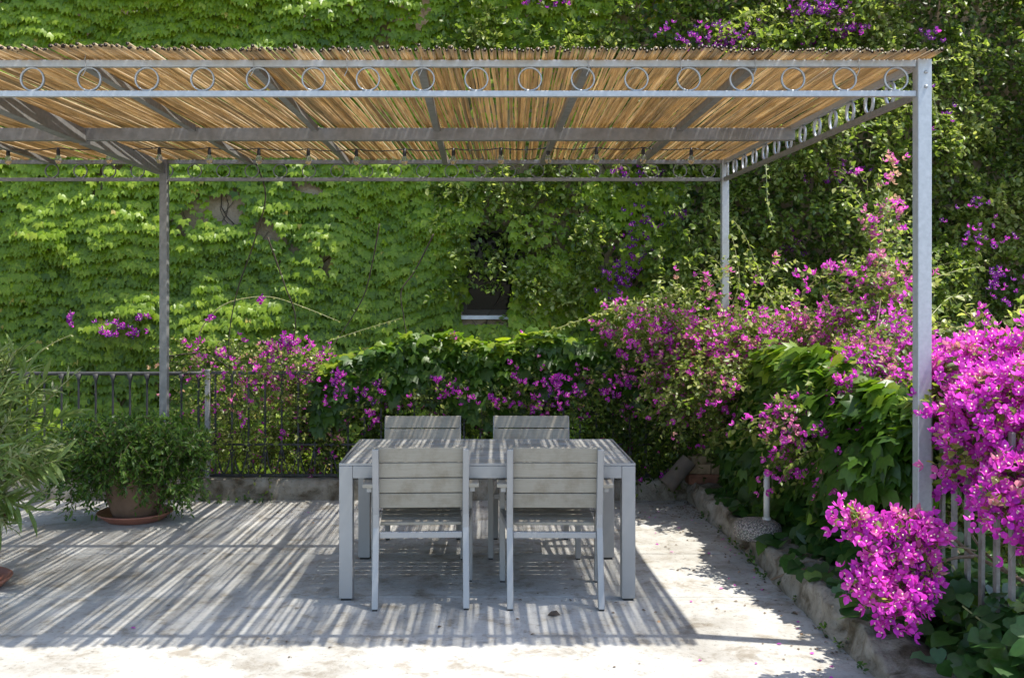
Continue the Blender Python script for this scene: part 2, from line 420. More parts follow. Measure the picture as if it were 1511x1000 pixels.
fl = MB()
fl.box(-9, 2.9, -6, 8.02, -.4, -.012)
for (a_, b_) in ((-6, 1.35), (1.357, 4.07), (4.074, 5.306), (5.313, 6.200), (6.211, 7.88)):
    fl.box(-9, 1.72, a_, b_, -.0115, 0)
tag(fl.build('terrace_floor', M['floor'], bevel=.003), kind='structure')
gm = MB(); grid_sheet(gm, -60, 60, -60, 60, -1.65, 30, 30)
tag(gm.build('ground', M['earth']), kind='structure')
gm = MB(); grid_sheet(gm, 1.9, 2.9, -2, 8.0, .06, 12, 60, .10, 4)
tag(gm.build('planting_bed', M['earth']), kind='structure')

# rough concrete kerb: a lofted, worn section
kb = MB(); ys = np.concatenate([np.linspace(-2, 3.3, 40), np.linspace(3.32, 7.86, 300)]); sec = [(0, -.01), (.0, .03), (.004, .07), (.008, .11), (.018, .138), (.045, .152), (.09, .150), (.14, .155), (.20, .148), (.26, .145), (.31, .11), (.32, -.01)]
vv = []
for y_ in ys:
    h = 1 + .25 * (vnoise(y_ * 1.7, 2.2) - .5) - .45 * max(0., min(1., (4.55 - y_) / .5)) ; off = .05 * (vnoise(y_ * 1.1, 5.5) - .5)
    for k, (sx, sz) in enumerate(sec):
        jx = .040 * (vnoise(y_ * 5, k * .8, 3) - .5) + .022 * (vnoise(y_ * 19, k * 1.1, 5) - .5)
        jz = .040 * (vnoise(y_ * 4, k * .7, 8) - .5) + .022 * (vnoise(y_ * 21, k * 1.0, 6) - .5)
        nt = max(0., vnoise(y_ * 9, 12.5, 4) - .68) * .22 if 2 <= k <= 6 else 0.; jx += nt; jz -= nt * .8
        vv.append((1.635 + off + sx + jx + .02 * max(0, 4.9 - y_), y_, max(-.01, sz * h + (jz if sz > .05 else 0))))
K = len(sec)
kb.add(vv, [(i * K + k, i * K + k + 1, (i + 1) * K + k + 1, (i + 1) * K + k) for i in range(len(ys) - 1) for k in range(K - 1)] + [tuple(range(K)), tuple(reversed(range((len(ys) - 1) * K, len(ys) * K)))], True)
tag(kb.build('kerb', M['kerb']), kind='structure')

# low concrete upstand under the railing at the back
lw = MB(); xs = np.linspace(-9, 1.66, 90); sec = [(7.845, -.01), (7.845, .10), (7.852, .150), (7.87, .163), (8.02, .165), (8.04, .15), (8.045, -.42)]
vv = []
for x_ in xs:
    for k, (sy, sz) in enumerate(sec):
        vv.append((x_, sy + .012 * (vnoise(x_ * 4, k * 1.9, 2) - .5), sz + (.014 * (vnoise(x_ * 5, k * 1.1, 9) - .5) if sz > .05 else 0)))
K = len(sec)
lw.add(vv, [(i * K + k, (i + 1) * K + k, (i + 1) * K + k + 1, i * K + k + 1) for i in range(len(xs) - 1) for k in range(K - 1)] + [tuple(reversed(range(K))), tuple(range((len(xs) - 1) * K, len(xs) * K))], True)
low = lw.build('low_wall', M['kerb']); tag(low, 'low weathered concrete upstand along the back edge of the terrace under the railing', 'low wall')

# the house wall behind, with one window
WY = 11.0
house = empty('house_wall', (0, WY, -1.65), 'tall plastered house wall overgrown by creeper, one dark window with white sill', 'wall')
wx0, wx1, wz0, wz1 = -.20, .52, 1.40, 2.38
w = MB(); z = 1.65
w.box(-12, wx0, 0, .35, 0, 8.6); w.box(wx1, 12, 0, .35, 0, 8.6); w.box(wx0, wx1, 0, .35, 0, wz0 + z); w.box(wx0, wx1, 0, .35, wz1 + z, 8.6)
w.build('wall', M['stucco'], house)
f = MB()
f.box(wx0 + .003, wx0 + .06, .16, .22, wz0 + z + .003, wz1 + z - .003); f.box(wx1 - .06, wx1 - .003, .16, .22, wz0 + z + .003, wz1 + z - .003)
f.box(wx0 + .06, wx1 - .06, .16, .22, wz0 + z + .003, wz0 + z + .06); f.box(wx0 + .06, wx1 - .06, .16, .22, wz1 + z - .06, wz1 + z - .003)
win = f.build('window', M['frame'], house, .004)
g = MB(); g.box(wx0 + .05, wx1 - .05, .186, .194, wz0 + z + .05, wz1 + z - .05); g.build('pane', M['glass'], win)
b = MB(); b.box(wx0 + .004, wx1 - .004, .30, .32, wz0 + z + .004, wz1 + z - .004); b.build('dark_backing', M['frame'], win)  # dark sheet added in place of the unlit interior behind the pane
s_ = MB(); s_.box(wx0 - .03, wx1 + .03, -.07, .158, wz0 + z - .045, wz0 + z - .002); s_.build('sill', M['sill'], win, .004)

# ================================================================ PERGOLA
Y1, YM, Y2, XR, XL = 4.5, 6.2, 7.74, 1.985, -2.47
ZT, ZB = 2.643, 2.507
perg = empty('pergola', (0, 0, 0), 'large galvanised steel pergola with ring friezes and a roof of dry canes over the table', 'pergola')


def post(x, y, w_, bolts=True, mt='galv'):
    m_ = MB(); m_.box(x - w_ / 2, x + w_ / 2, y - w_ / 2, y + w_ / 2, .004, 2.66)
    o = m_.build('post', M[mt], perg, .004)
    q = MB(); q.box(x - .07, x + .07, y - .07, y + .07, 0, .008); q.build('foot_plate', M['galv'], o, .002)
    if bolts:
        for zz in (2.60, 2.535):
            q = MB(); q.tube([(x + .004, y - w_ / 2, zz), (x + .004, y - w_ / 2 - .008, zz)], [.009, .006], 8)
            q.build('bolt', M['galv'], o)


post(1.995, Y1, .062); post(1.90, Y2, .055, False); post(-2.448, Y2, .06, False, 'galv_shaded'); post(XL, Y1, .062); post(-7.0, Y2, .06, False); post(-7.0, Y1, .062)


def ring(c, axis, rad, parent, mat):
    m_ = MB(); n_ = 28; vs_, fs = [], []
    for k in range(n_):
        q = 2 * math.pi * k / n_
        for (rr, dd) in ((rad, -.008), (rad, .008), (rad - .006, .008), (rad - .006, -.008)):
            a_, z_ = rr * math.cos(q), rr * math.sin(q)
            vs_.append((c[0] + a_, c[1] + dd, c[2] + z_) if axis == 'y' else (c[0] + dd, c[1] + a_, c[2] + z_))
    for k in range(n_):
        for j in range(4):
            fs.append((k * 4 + j, k * 4 + (j + 1) % 4, ((k + 1) % n_) * 4 + (j + 1) % 4, ((k + 1) % n_) * 4 + j))
    m_.add(vs_, fs, True); return m_.build('ring', mat, parent)


# front frieze
RZ, RR = (ZT - .015 + ZB + .013) / 2, .0545
m_ = MB(); m_.beam((-7, Y1, ZT), (1.963, Y1, ZT), .03, .030); fr = m_.build('top_rail', M['galv'], perg, .002)
m_ = MB(); m_.beam((-7, Y1, ZB), (1.963, Y1, ZB), .03, .026); m_.build('lower_rail', M['galv'], perg, .002)
pxs = [-40, 48, 132, 217, 299, 381, 463, 543, 624, 703, 782, 860, 939, 1016, 1094, 1170, 1246, 1322]
for q in pxs: ring(((q - VX) / FPX * Y1, Y1, RZ), 'y', RR, fr, M['galv'])
# right-hand frieze
m_ = MB(); m_.beam((XR, Y1 + .032, ZT), (XR - .085, Y2 - .03, ZT), .03, .030); fr = m_.build('top_rail', M['galv'], perg, .002)
m_ = MB(); m_.beam((XR, Y1 + .032, ZB), (XR - .085, Y2 - .03, ZB), .03, .026); m_.build('lower_rail', M['galv_shaded'], perg, .002)
for k in range(13): ring((XR - .085 * (k + 1.2) / 13.6, 4.81 + k * .2415 - .12 * 0, RZ), 'x', RR, fr, M['galv'])
# back frieze
m_ = MB(); m_.beam((-7, Y2, ZT), (1.872, Y2, ZT), .03, .030); fr = m_.build('top_rail', M['galv_shaded'], perg, .002)
m_ = MB(); m_.beam((-7, Y2, ZB), (1.872, Y2, ZB), .03, .026); m_.build('lower_rail', M['galv_shaded'], perg, .002)
for k in range(24): ring((1.775 - k * .2215, Y2, RZ), 'y', RR, fr, M['galv_shaded'])
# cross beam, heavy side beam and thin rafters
m_ = MB(); m_.box(-7, XR - .034, YM - .03, YM + .03, 2.565, 2.640); m_.build('cross_beam', M['galv_shaded'], perg, .003)
m_ = MB(); m_.box(XL - .035, XL + .035, Y1 + .033, YM - .033, 2.545, 2.638); m_.box(XL - .035, XL + .035, YM + .033, Y2 - .033, 2.545, 2.638); m_.build('side_beam', M['galv_shaded'], perg, .003)
for x_ in (-4.8, -4.05, -3.3, -1.775, -1.02, -.265, .485, 1.235):
    m_ = MB()
    m_.box(x_ - .02, x_ + .02, Y1 + .017, YM - .032, 2.618, 2.655); m_.box(x_ - .02, x_ + .02, YM + .032, Y2 - .017, 2.618, 2.655)
    m_.build('rafter', M['galv_shaded'], perg, .002)
# wire ties that hold the canes to the rails
for x_ in (-1.775, -1.02, -.265, .485, 1.235, .9, -.6, 1.7):
    m_ = MB(); yy = Y1; m_.tube([(x_ + .01, yy - .018, ZT + .06), (x_, yy - .021, ZT + .01), (x_ + .006, yy - .02, ZT - .03), (x_ - .008, yy - .024, ZT - .06)], .0018, 5); m_.build('wire_tie', M['galv'], perg)

# the cane roof, rolled out as a few mats
edges = [-6.2, -4.3, -2.35, -.97, -.12, 1.05, 2.02]
for mi in range(len(edges) - 1):
    m_ = MB(); x = edges[mi] - (.03 if mi else 0); lift0 = [.014, .014, .012, .002, .004, .0][mi]; front0 = [4.335, 4.33, 4.33, 4.35, 4.355, 4.37][mi]
    while x < edges[mi + 1]:
        r_ = float(np.clip(rng.normal(.0070, .0017), .004, .0120))
        gap = float(rng.exponential(.0011)) if rng.random() > .11 else float(rng.uniform(.004, .009))
        if -.75 < x < .35: gap *= 1.6
        x += r_ + gap
        ang = np.interp(x, [-6, -2, .2, 1.4], [3.6, 3.2, 2.0, .0]) + rng.normal() * .10
        y0 = front0 + rng.normal() * .016; y1 = 7.77 + rng.normal() * .012; L_ = y1 - y0
        n_ = 26; yy = np.linspace(y0, y1, n_); ph = rng.random(4) * 6.28
        xx = x + np.tan(R(ang)) * (yy - Y1) + .0028 * np.sin(yy * 1.9 + ph[0]) + .0022 * np.sin(yy * 5.1 + ph[1])
        lift = rng.random() * .004 + lift0 * (vnoise(x * 5, 3.1) > .55) + (.010 if rng.random() < .04 else 0)
        zz = 2.660 + r_ + lift + .0035 * np.sin(yy * 2.3 + ph[2]) + .002
        nodes = int(rng.integers(3, 6)); sh = int(rng.integers(0, nodes))
        rad = [r_ * (1.14 if (i + sh) % nodes == 0 else 1.0) * (1 - .12 * i / n_) for i in range(n_)]
        tint = float(np.clip(rng.normal(.52, .22), .06, 1))
        m_.tube(list(zip(xx, yy, zz)), rad, 7, cap=False, tint=tint)
        # hollow cut end towards the camera side, its inner shade painted as dark tint
        m_.tube([(xx[0], yy[0], zz[0]), (xx[0], yy[0] + .0005, zz[0]), (xx[0] + .002, yy[0] + .05, zz[0])], [r_ * 1.0, r_ * .55, r_ * .52], 7, cap=True, tint=0)
        x += r_
    o = m_.build('cane_mat', M['cane'], perg, tint=True)

# string of lamps under the canes
sl = empty('string_lights', (0, 0, 0), 'string of clear glass bulbs on a black cable hung beneath the cane roof', 'string lights')
bx = [(q - VX) / FPX * 7.0 for q in (-62, 12, 86, 161, 235, 309, 382, 455, 526, 597, 669, 739, 809, 880, 949, 1020, 1088)]
pts = []
for i in range(len(bx) - 1):
    for t in (0, .25, .5, .75):
        xx = bx[i] * (1 - t) + bx[i + 1] * t; pts.append((xx, 7.0, 2.638 - .055 * t * (1 - t) + .006 * math.sin(xx * 2)))
m_ = MB(); m_.tube(pts, .004, 6); m_.build('cable', M['socket'], sl)
for x_ in bx[:-1]:
    zc = 2.638 + .006 * math.sin(x_ * 2)
    m_ = MB(); m_.lathe([(.0, -.115), (.012, -.112), (.021, -.098), (.023, -.082), (.018, -.062), (.012, -.048)], (x_, 7.0, zc), 14)
    bu = m_.build('bulb', M['bulb'], sl)
    m_ = MB(); m_.lathe([(.011, -.052), (.013, -.046), (.013, -.018), (.006, 0.004)], (x_, 7.0, zc), 12); m_.build('socket', M['socket'], bu)
    m_ = MB(); m_.tube([(x_ - .004, 7.0, zc - .055), (x_ - .006, 7.0, zc - .078), (x_, 7.0, zc - .088), (x_ + .006, 7.0, zc - .078), (x_ + .004, 7.0, zc - .055)], .0012, 4); m_.build('filament', M['galv'], bu)

# ================================================================ TABLE AND CHAIRS
tx, ty0, tw, td, th = .039, 5.235, 1.556, .90, .722
tab = empty('dining_table', (tx, ty0 + td / 2, 0), 'rectangular grey outdoor table with a slatted top and square silver legs', 'table')
hx, hy, lw_ = tw / 2, td / 2, .071
for sx in (-1, 1):
    for sy in (-1, 1):
        m_ = MB(); x_, y_ = sx * (hx - lw_ / 2), sy * (hy - lw_ / 2)
        m_.box(x_ - lw_ / 2, x_ + lw_ / 2, y_ - lw_ / 2, y_ + lw_ / 2, .012, th - .0145); le = m_.build('leg', M['alu'], tab, .003)
        m_ = MB(); m_.box(x_ - .026, x_ + .026, y_ - .026, y_ + .026, 0, .012); m_.build('foot', M['dark_gap'], le)
m_ = MB(); az0, az1 = th - .079, th - .0145
for sy in (-1, 1):
    yy = sy * (hy - .020); m_.box(-hx + lw_ + .001, hx - lw_ - .001, yy - .0185, yy + .0185, az0, az1)
for sx in (-1, 1):
    xx = sx * (hx - .020); m_.box(xx - .0185, xx + .0185, -hy + lw_ + .001, hy - lw_ - .001, az0, az1)
m_.build('apron', M['alu'], tab, .002)
m_ = MB(); fw = .012                                      # thin metal rim
m_.box(-hx, hx, -hy, -hy + fw, th - .0125, th); m_.box(-hx, hx, hy - fw, hy, th - .0125, th)
m_.box(-hx, -hx + fw, -hy + fw + .0005, hy - fw - .0005, th - .0125, th); m_.box(hx - fw, hx, -hy + fw + .0005, hy - fw - .0005, th - .0125, th)
m_.build('rim', M['alu'], tab, .001)
m_ = MB(); ns = 10; y_a, y_b = -hy + fw + .002, hy - fw - .002; pitch = (y_b - y_a + .007) / ns
for k in range(ns):
    y_ = y_a + k * pitch; dz = .0012 * (k % 2)
    m_.box(-hx + fw + .004, hx - fw - .004, y_, y_ + pitch - .007, th - .017 + dz, th - .001 - dz)
m_.build('tabletop', M['top_slat'], tab, .0025)


def make_chair():
    c = empty('garden_chair', (0, 0, 0), '', 'chair', 'slatted grey armchairs round the table')
    # chair faces +y; origin on the floor under the seat's back edge
    for sx in (-1, 1):                                   # rear leg runs up to carry the back
        x_ = sx * .2325
        prof = [(-.075, .008), (-.020, .22), (.022, .40), (.020, .47), (-.045, .815)]
        m_ = MB(); wv, dp = .0165, .022
        vs_ = []
        for (py_, pz) in prof:
            for (i, j) in ((-1, -1), (1, -1), (1, 1), (-1, 1)): vs_.append((x_ + i * wv, py_ + j * dp, pz))
        fs = [(0, 1, 2, 3)[::-1]] + [tuple(range((len(prof) - 1) * 4, len(prof) * 4))]
        for i in range(len(prof) - 1):
            for k in range(4):
                k2 = (k + 1) % 4; fs.append((i * 4 + k, i * 4 + k2, (i + 1) * 4 + k2, (i + 1) * 4 + k))
        m_.add(vs_, fs); le = m_.build('rear_leg', M['alu'], c, .004)
        q = MB(); q.box(x_ - .013, x_ + .013, -.093, -.057, 0, .008); q.build('foot', M['dark_gap'], le)
        xf = sx * .266
        m_ = MB(); m_.box(xf - .0165, xf + .0165, .412, .452, .008, .632); le = m_.build('front_leg', M['alu'], c, .004)
        q = MB(); q.box(xf - .013, xf + .013, .416, .448, 0, .008); q.build('foot', M['dark_gap'], le)
        m_ = MB(); m_.beam((x_ + sx * .0335, .000, .598), (xf, .412, .598), .028, .026); m_.build('arm_rail', M['alu'], c, .003)
        m_ = MB(); m_.beam((x_ + sx * .040, -.030, .6225), (xf + sx * .006, .475, .6445), .056, .020); m_.build('armrest', M['slat'], c, .004)
        m_ = MB(); m_.beam((x_ + sx * .002, .044, .385), (xf, .411, .395), .024, .034); m_.build('side_rail', M['alu'], c, .003)
    m_ = MB(); m_.box(-.2155, .2155, .006, .034, .345, .377); m_.box(-.249, .249, .417, .445, .365, .398); m_.build('seat_frame', M['alu'], c, .003)
    m_ = MB(); ns_ = 5; a_, b_ = .050, .462; pt = (b_ - a_ + .008) / ns_
    for k in range(ns_):
        y0_ = a_ + k * pt; z0_ = .398 + .028 * (k / ns_) + .006; y1_ = y0_ + pt - .008
        m_.beam((0, y0_, z0_ + .006), (0, y1_, z0_ + .012), .425, .016)
    m_.build('seat', M['slat'], c, .003)
    m_ = MB(); pts_ = [(.047, .497), (-.016, .824)]; d_ = Vector((0, pts_[1][0] - pts_[0][0], pts_[1][1] - pts_[0][1])); Ln = d_.length; d_.normalize()
    for k in range(4):
        a_ = Vector((0, pts_[0][0], pts_[0][1])) + d_ * (k * Ln / 4); b_ = a_ + d_ * (Ln / 4 - .0055)
        m_.beam(a_, b_, .488, .016, up=(0, -1, 0))
    m_.build('backrest', M['slat'], c, .003)
    return c


def copy_tree(o, parent=None):
    c = o.copy(); col.objects.link(c)
    if parent: c.parent = parent
    for ch in list(o.children): copy_tree(ch, c)
    return c


ch = make_chair()
spots = [(-.305, 5.165, 2.5, 'grey slatted armchair at the near left of the table, its back to us'),
         (.388, 5.160, -.6, 'grey slatted armchair at the near right of the table, its back to us'),
         (-.372, 6.50, 180.6, 'far left armchair behind the table, only its striped upper backrest showing'),
         (.336, 6.51, 179.5, 'far right armchair behind the table, only its striped upper backrest showing')]
chairs = [ch] + [copy_tree(ch) for _ in range(3)]
for o, (x_, y_, a_, lab) in zip(chairs, spots):
    o.location = (x_, y_, 0); o.rotation_euler = (0, 0, R(a_)); o['label'] = lab

# ================================================================ RAILINGS AND FENCE
RY = 7.95
rl = empty('iron_railing', (0, RY, .16), 'old black iron railing with flared bar tops in front of the creeper', 'railing')
m_ = MB(); m_.tube([(x_, .006 * (vnoise(x_ * 3, 1) - .5), .832 + .012 * (vnoise(x_ * 1.5, 4) - .5)) for x_ in np.linspace(-6.0, -2.19, 40)], .015, 8); m_.build('top_rail', M['iron'], rl)
m_ = MB(); m_.box(-6.0, -2.19, -.012, .012, .050, .072); m_.build('bottom_rail', M['iron'], rl)
for k in range(27):
    x_ = (293 - VX) / FPX * RY - k * .1365
    m_ = MB(); m_.tube([(x_, 0, 0), (x_ + .003 * (vnoise(k, 2.2) - .5), 0, .4), (x_, 0, .745), (x_, 0, .775), (x_, 0, .826)], [.009, .009, .009, .013, .030], 8, smooth=True)
    m_.build('bar', M['iron'], rl)
gp = empty('railing_panel', (0, RY, .16), 'grey post and thin iron railing panel with arched foot in front of purple bougainvillea', 'railing')
xp = (306.5 - VX) / FPX * RY
m_ = MB(); m_.box(xp - .019, xp + .019, -.02, .02, 0, .86); m_.build('post', M['iron_grey'], gp, .003)
m_ = MB(); m_.box(xp + .02, 1.55, -.012, .012, .822, .846); m_.build('top_rail', M['iron'], gp, .002)
m_ = MB(); m_.box(xp + .02, 1.55, -.009, .009, .255, .272); m_.build('middle_rail', M['iron'], gp, .002)
m_ = MB(); m_.box(xp + .02, 1.55, -.012, .012, .010, .030); m_.build('bottom_rail', M['iron'], gp, .002)
xb = (318 - VX) / FPX * RY
for k in range(27):
    x_ = xb + k * .132
    m_ = MB(); m_.box(x_ - .007, x_ + .007, -.007, .007, .031, .821); bo = m_.build('bar', M['iron'], gp)
    if k < 26:
        m_ = MB(); m_.tube([(x_ + .008 + .116 * t, 0, .035 + .19 * (2 * t - 1) ** 2) for t in np.linspace(0, 1, 13)], .007, 6); m_.build('arch', M['iron'], bo)

FX = 2.10
fe = empty('bar_fence', (FX, 0, .16), 'pale grey vertical bar fence along the planting bed on the right', 'fence')
for k in range(42):
    y_ = 3.34 + k * .1195
    m_ = MB(); lean = .012 * (vnoise(k * 1.3, .7) - .5)
    m_.box(-.008, .008, y_ - .015, y_ + .015, 0, .90); bo = m_.build('bar', M['fence'], fe, .002)
    bo.rotation_euler = (0, lean, 0)
m_ = MB(); m_.box(.0085, .026, 3.0, 8.35, .78, .81); m_.box(.0085, .026, 3.0, 8.35, .10, .13); m_.build('rail', M['fence'], fe, .002)
for y_ in (3.72, 5.9, 8.1):
    m_ = MB(); m_.box(.028, .082, y_ - .03, y_ + .03, -.16, .92); m_.build('post', M['fence'], fe, .003)

# ================================================================ POTS AND SMALL THINGS
# big terracotta pot on its saucer with a fern-like shrub
px_, py_ = -2.475, 7.17
m_ = MB(); m_.lathe([(.0, .002), (.195, .002), (.20, .006), (.262, .052), (.268, .060), (.262, .064), (.254, .058), (.205, .016), (.0, .014)], (0, 0, 0), 40)
sc = m_.build('plant_saucer', M['saucer']); sc.location = (px_, py_, 0); tag(sc, 'wide red saucer under the big terracotta pot near the railing', 'saucer', 'red plant saucers')
pl = empty('potted_shrub', (px_, py_, .016), 'leafy green shrub spilling over a big terracotta pot before the railing', 'potted plant', 'potted plants')
m_ = MB(); m_.lathe([(.0, 0), (.145, 0), (.150, .005), (.19, .12), (.215, .26), (.222, .34), (.235, .345), (.240, .37), (.235, .395), (.215, .398), (.205, .37), (.20, .34), (.0, .335)], (0, 0, 0), 40); m_.build('pot', M['terracotta'], pl)


def pinnate_bush(parent, c, r_, nb, leaflet=.045, k=15, seed_pts=None, mat='fern', twig='stem'):
    cen, u = in_blob(c, r_, nb, .35)
    out = norm((cen - np.array(c)) / np.array(r_) + np.array([0, -.2, .15]) + rng.normal(size=(nb, 3)) * .45)
    P, tip, nor, L, t = sprays(cen - out * .10, out, rng.uniform(.14, .26, nb), k, .30, .9)
    leaf_mesh('foliage', T_PINNA, P, tip, nor, rng.uniform(.7, 1.2, len(P)) * leaflet, np.clip(rng.normal(.45, .22, len(P)), 0, 1), M[mat], parent)
    twig_mesh('stem', L, np.full(nb, .0025), M[twig], parent)


pinnate_bush(pl, (-.03, -.02, .52), (.56, .34, .22), 480, .050)
pinnate_bush(pl, (.02, -.20, .42), (.30, .12, .12), 110, .046)
pinnate_bush(pl, (-.36, -.10, .30), (.20, .2, .16), 70, .046)
pinnate_bush(pl, (.30, -.08, .30), (.20, .2, .18), 80, .046)
pe = [c for c in pl.children]

# oleander at the left edge in a pot, only its rim of saucer in view
ox, oy = -2.83, 5.45
m_ = MB(); m_.lathe([(.0, .002), (.20, .002), (.25, .05), (.256, .058), (.25, .062), (.242, .055), (.20, .014), (.0, .012)], (0, 0, 0), 36)
sc = m_.build('plant_saucer', M['saucer']); sc.location = (ox, oy, 0); tag(sc, 'red saucer at the left picture edge under the oleander pot', 'saucer', 'red plant saucers')
ol = empty('potted_oleander', (ox, oy, .016), 'tall oleander with long narrow leaves in a clay pot at the left edge', 'potted plant', 'potted plants')
m_ = MB(); m_.lathe([(.0, 0), (.16, 0), (.165, .006), (.205, .32), (.225, .325), (.23, .38), (.205, .385), (.195, .34), (.0, .335)], (0, 0, 0), 36); m_.build('pot', M['terracotta'], ol)
# branches from the pot, whorls of leaves along the outer half
nb = 92
base = np.tile(np.array([0, 0, .34]), (nb, 1)) + rng.normal(size=(nb, 3)) * [.07, .07, .0]
tgt, _u = in_blob((.04, -.05, .82), (.60, .5, .56), nb, .3)
tgt[:16] = np.array([.08, .0, 1.22]) + rng.normal(size=(16, 3)) * [.22, .2, .10]
tgt[:, 0] += np.where(tgt[:, 2] < .6, .12, 0); tgt[:, 2] = np.maximum(tgt[:, 2], .20)
m_pts = 7; tt = np.linspace(0, 1, m_pts)[None, :, None]
L = base[:, None] * (1 - tt) + tgt[:, None] * tt; L[..., 2] += (.30 * tt * (1 - tt))[..., 0]
twig_mesh('stem', L, np.full(nb, .007), M['green_stem'], ol)
PP, TT, NN, SS, TI = [], [], [], [], []
for i in range(nb):
    dirn = norm(L[i, -1] - L[i, -3])
    pale = rng.random() < .28
    for wv in range(9):
        f_ = .52 + .48 * (wv + rng.random() * .5) / 9; idx = f_ * (m_pts - 1); a_ = int(min(idx, m_pts - 2)); p_ = L[i, a_] + (L[i, a_ + 1] - L[i, a_]) * (idx - a_)
        for q in range(3):
            rd = rng.normal(size=3); pr = rd - dirn * rd.dot(dirn); pr /= np.linalg.norm(pr)
            PP.append(p_); TT.append(dirn * (.55 + .5 * (f_ > .9)) + pr * .8 + np.array([0, 0, -.02 if f_ < .9 else .2])); NN.append(np.array([.15, -.25, .9]) + rng.normal(size=3) * .3)
            SS.append(rng.uniform(.10, .175) * (.55 if pale else 1)); TI.append(np.clip(rng.normal(.93 if pale else .48, .17), 0, 1))
leaf_mesh('foliage', T_LANCE, np.array(PP), np.array(TT), np.array(NN), np.array(SS), np.array(TI), M['oleander'], ol)

# parasol stand: pebbled concrete disc with a short white tube, left on the kerb
ps = empty('parasol_stand', (1.685, 6.05, .135), 'round pebbled concrete parasol stand with a short white tube, left on the kerb', 'parasol stand')
m_ = MB(); m_.lathe([(.0, 0), (.125, 0), (.14, .012), (.143, .05), (.135, .085), (.10, .108), (.04, .114), (.0, .114)], (0, 0, 0), 36, .012); m_.build('base', M['pebble'], ps)
m_ = MB(); m_.tube([(.055, .0, .10), (.055, 0, .40)], .0185, 14); m_.tube([(.055, 0, .10), (.055, 0, .125)], .026, 14); m_.build('tube', M['white_pole'], ps)

# clay pipe leaning in the back corner and a few rough stones stacked on the kerb
pi = empty('clay_pipe', at(986, 722, 7.66), 'dull clay pipe leaning in the dark back corner beside the stones', 'pipe')
m_ = MB(); ax = Vector((.20, .02, .22)).normalized(); a_ = Vector((-.01, 0, .03)); pr = [(0, .088), (.001, .086), (.03, .084), (.30, .080)]
m_.tube([a_, a_ + ax * .006, a_ + ax * .05, a_ + ax * .26], [.062, .068, .066, .064], 22, cap=False)
m_.tube([a_ + ax * .0, a_ + ax * .01, a_ + ax * .25], [.062, .054, .052], 22, cap=False); m_.build('pipe', M['clay_pipe'], pi)
for i, (q, yq, w_, h_, mt, lab) in enumerate(((1036, 705, 46, 15, 'brick_red', 'flat reddish brick at the bottom of the stone stack in the back corner'),
                                              (1030, 690, 34, 15, 'brick', 'wide ochre stone in the middle of the stack in the back corner'),
                                              (1053, 690, 14, 16, 'brick', 'small dark ochre stone at the right of the back corner stack'),
                                              (1027, 677, 24, 13, 'brick', 'pale ochre stone lying on top of the stack in the back corner'))):
    c_ = at(q, yq, 7.78); k_ = 7.78 / FPX
    m_ = MB(); m_.box(-w_ * k_ / 2, w_ * k_ / 2, -.06, .06, -h_ * k_ / 2 + .001, h_ * k_ / 2 - .001); o = m_.build('stone_block', M[mt], None, .008)
    o.location = c_; o.rotation_euler = (0, 0, R([4, -5, 8, 12][i])); tag(o, lab, 'stone', 'stones stacked in the back corner')

# a stick on the kerb, a curled dark leaf on the floor
st = MB(); st.tube(shoot([at(1138, 855, 5.45), at(1165, 844, 5.42), at(1190, 838, 5.40), at(1214, 822, 5.45)], 12), [.006] * 13, 6)
tag(st.build('dry_stick', M['stem']), 'thin dry stick lying across the concrete kerb below the creeper', 'stick')
x_, y_, _z = at(818, 909, 4.99)
lf = MB(); lf.add([(x_ - .035, y_, .004), (x_ - .01, y_ - .016, .004), (x_ + .03, y_ - .006, .006), (x_ + .012, y_ + .02, .022), (x_ - .015, y_ + .018, .018), (x_, y_ + .004, .010)],
                  [(0, 1, 5), (1, 2, 5), (2, 3, 5), (3, 4, 5), (4, 0, 5)]); tag(lf.build('curled_leaf', M['dark_dry']), 'dark curled dry leaf on the floor before the right chair', 'leaf')
n_ = 620; fx = rng.uniform(-3.4, 1.6, n_); fy = np.where(rng.random(n_) < .5, rng.uniform(7.2, 7.8, n_), rng.uniform(4.2, 7.8, n_)); fx = np.where(rng.random(n_) < .5, 1.63 - rng.exponential(.10, n_), fx)
q = rng.random(n_) * 6.28
o = leaf_mesh('fallen_leaves', T_OVATE, np.stack([fx, fy, np.full(n_, .004)], 1), np.stack([np.cos(q), np.sin(q), rng.normal(size=n_) * .08], 1), np.tile([0, 0, 1.], (n_, 1)) + rng.normal(size=(n_, 3)) * .12, rng.uniform(.006, .026, n_), rng.random(n_), M['dry']); tag(o, 'small dry leaves and crumbs scattered on the concrete', 'fallen leaves', kind='stuff')

n_ = 45; fx = np.where(rng.random(n_) < .75, 1.62 - rng.exponential(.25, n_), rng.uniform(-2.6, 1.5, n_)); fy = rng.uniform(4.1, 7.7, n_); q = rng.random(n_) * 6.28
o = leaf_mesh('fallen_petals', T_OVATE, np.stack([fx, fy, np.full(n_, .005)], 1), np.stack([np.cos(q), np.sin(q), rng.normal(size=n_) * .1], 1), np.tile([0, 0, 1.], (n_, 1)) + rng.normal(size=(n_, 3)) * .2, rng.uniform(.016, .03, n_), np.clip(rng.normal(.8, .2, n_), .4, 1), M['bract']); tag(o, 'fallen pink and faded bougainvillea petals on the concrete', 'fallen petals', kind='stuff')

# ================================================================ CREEPER ON THE WALL
def wall_px(x, z, y=WY): return VX + x / y * FPX, VY - (z - CAM_Z) / y * FPX


def ell(px, py, cx, cy, rx, ry): return ((px - cx) / rx) ** 2 + ((py - cy) / ry) ** 2


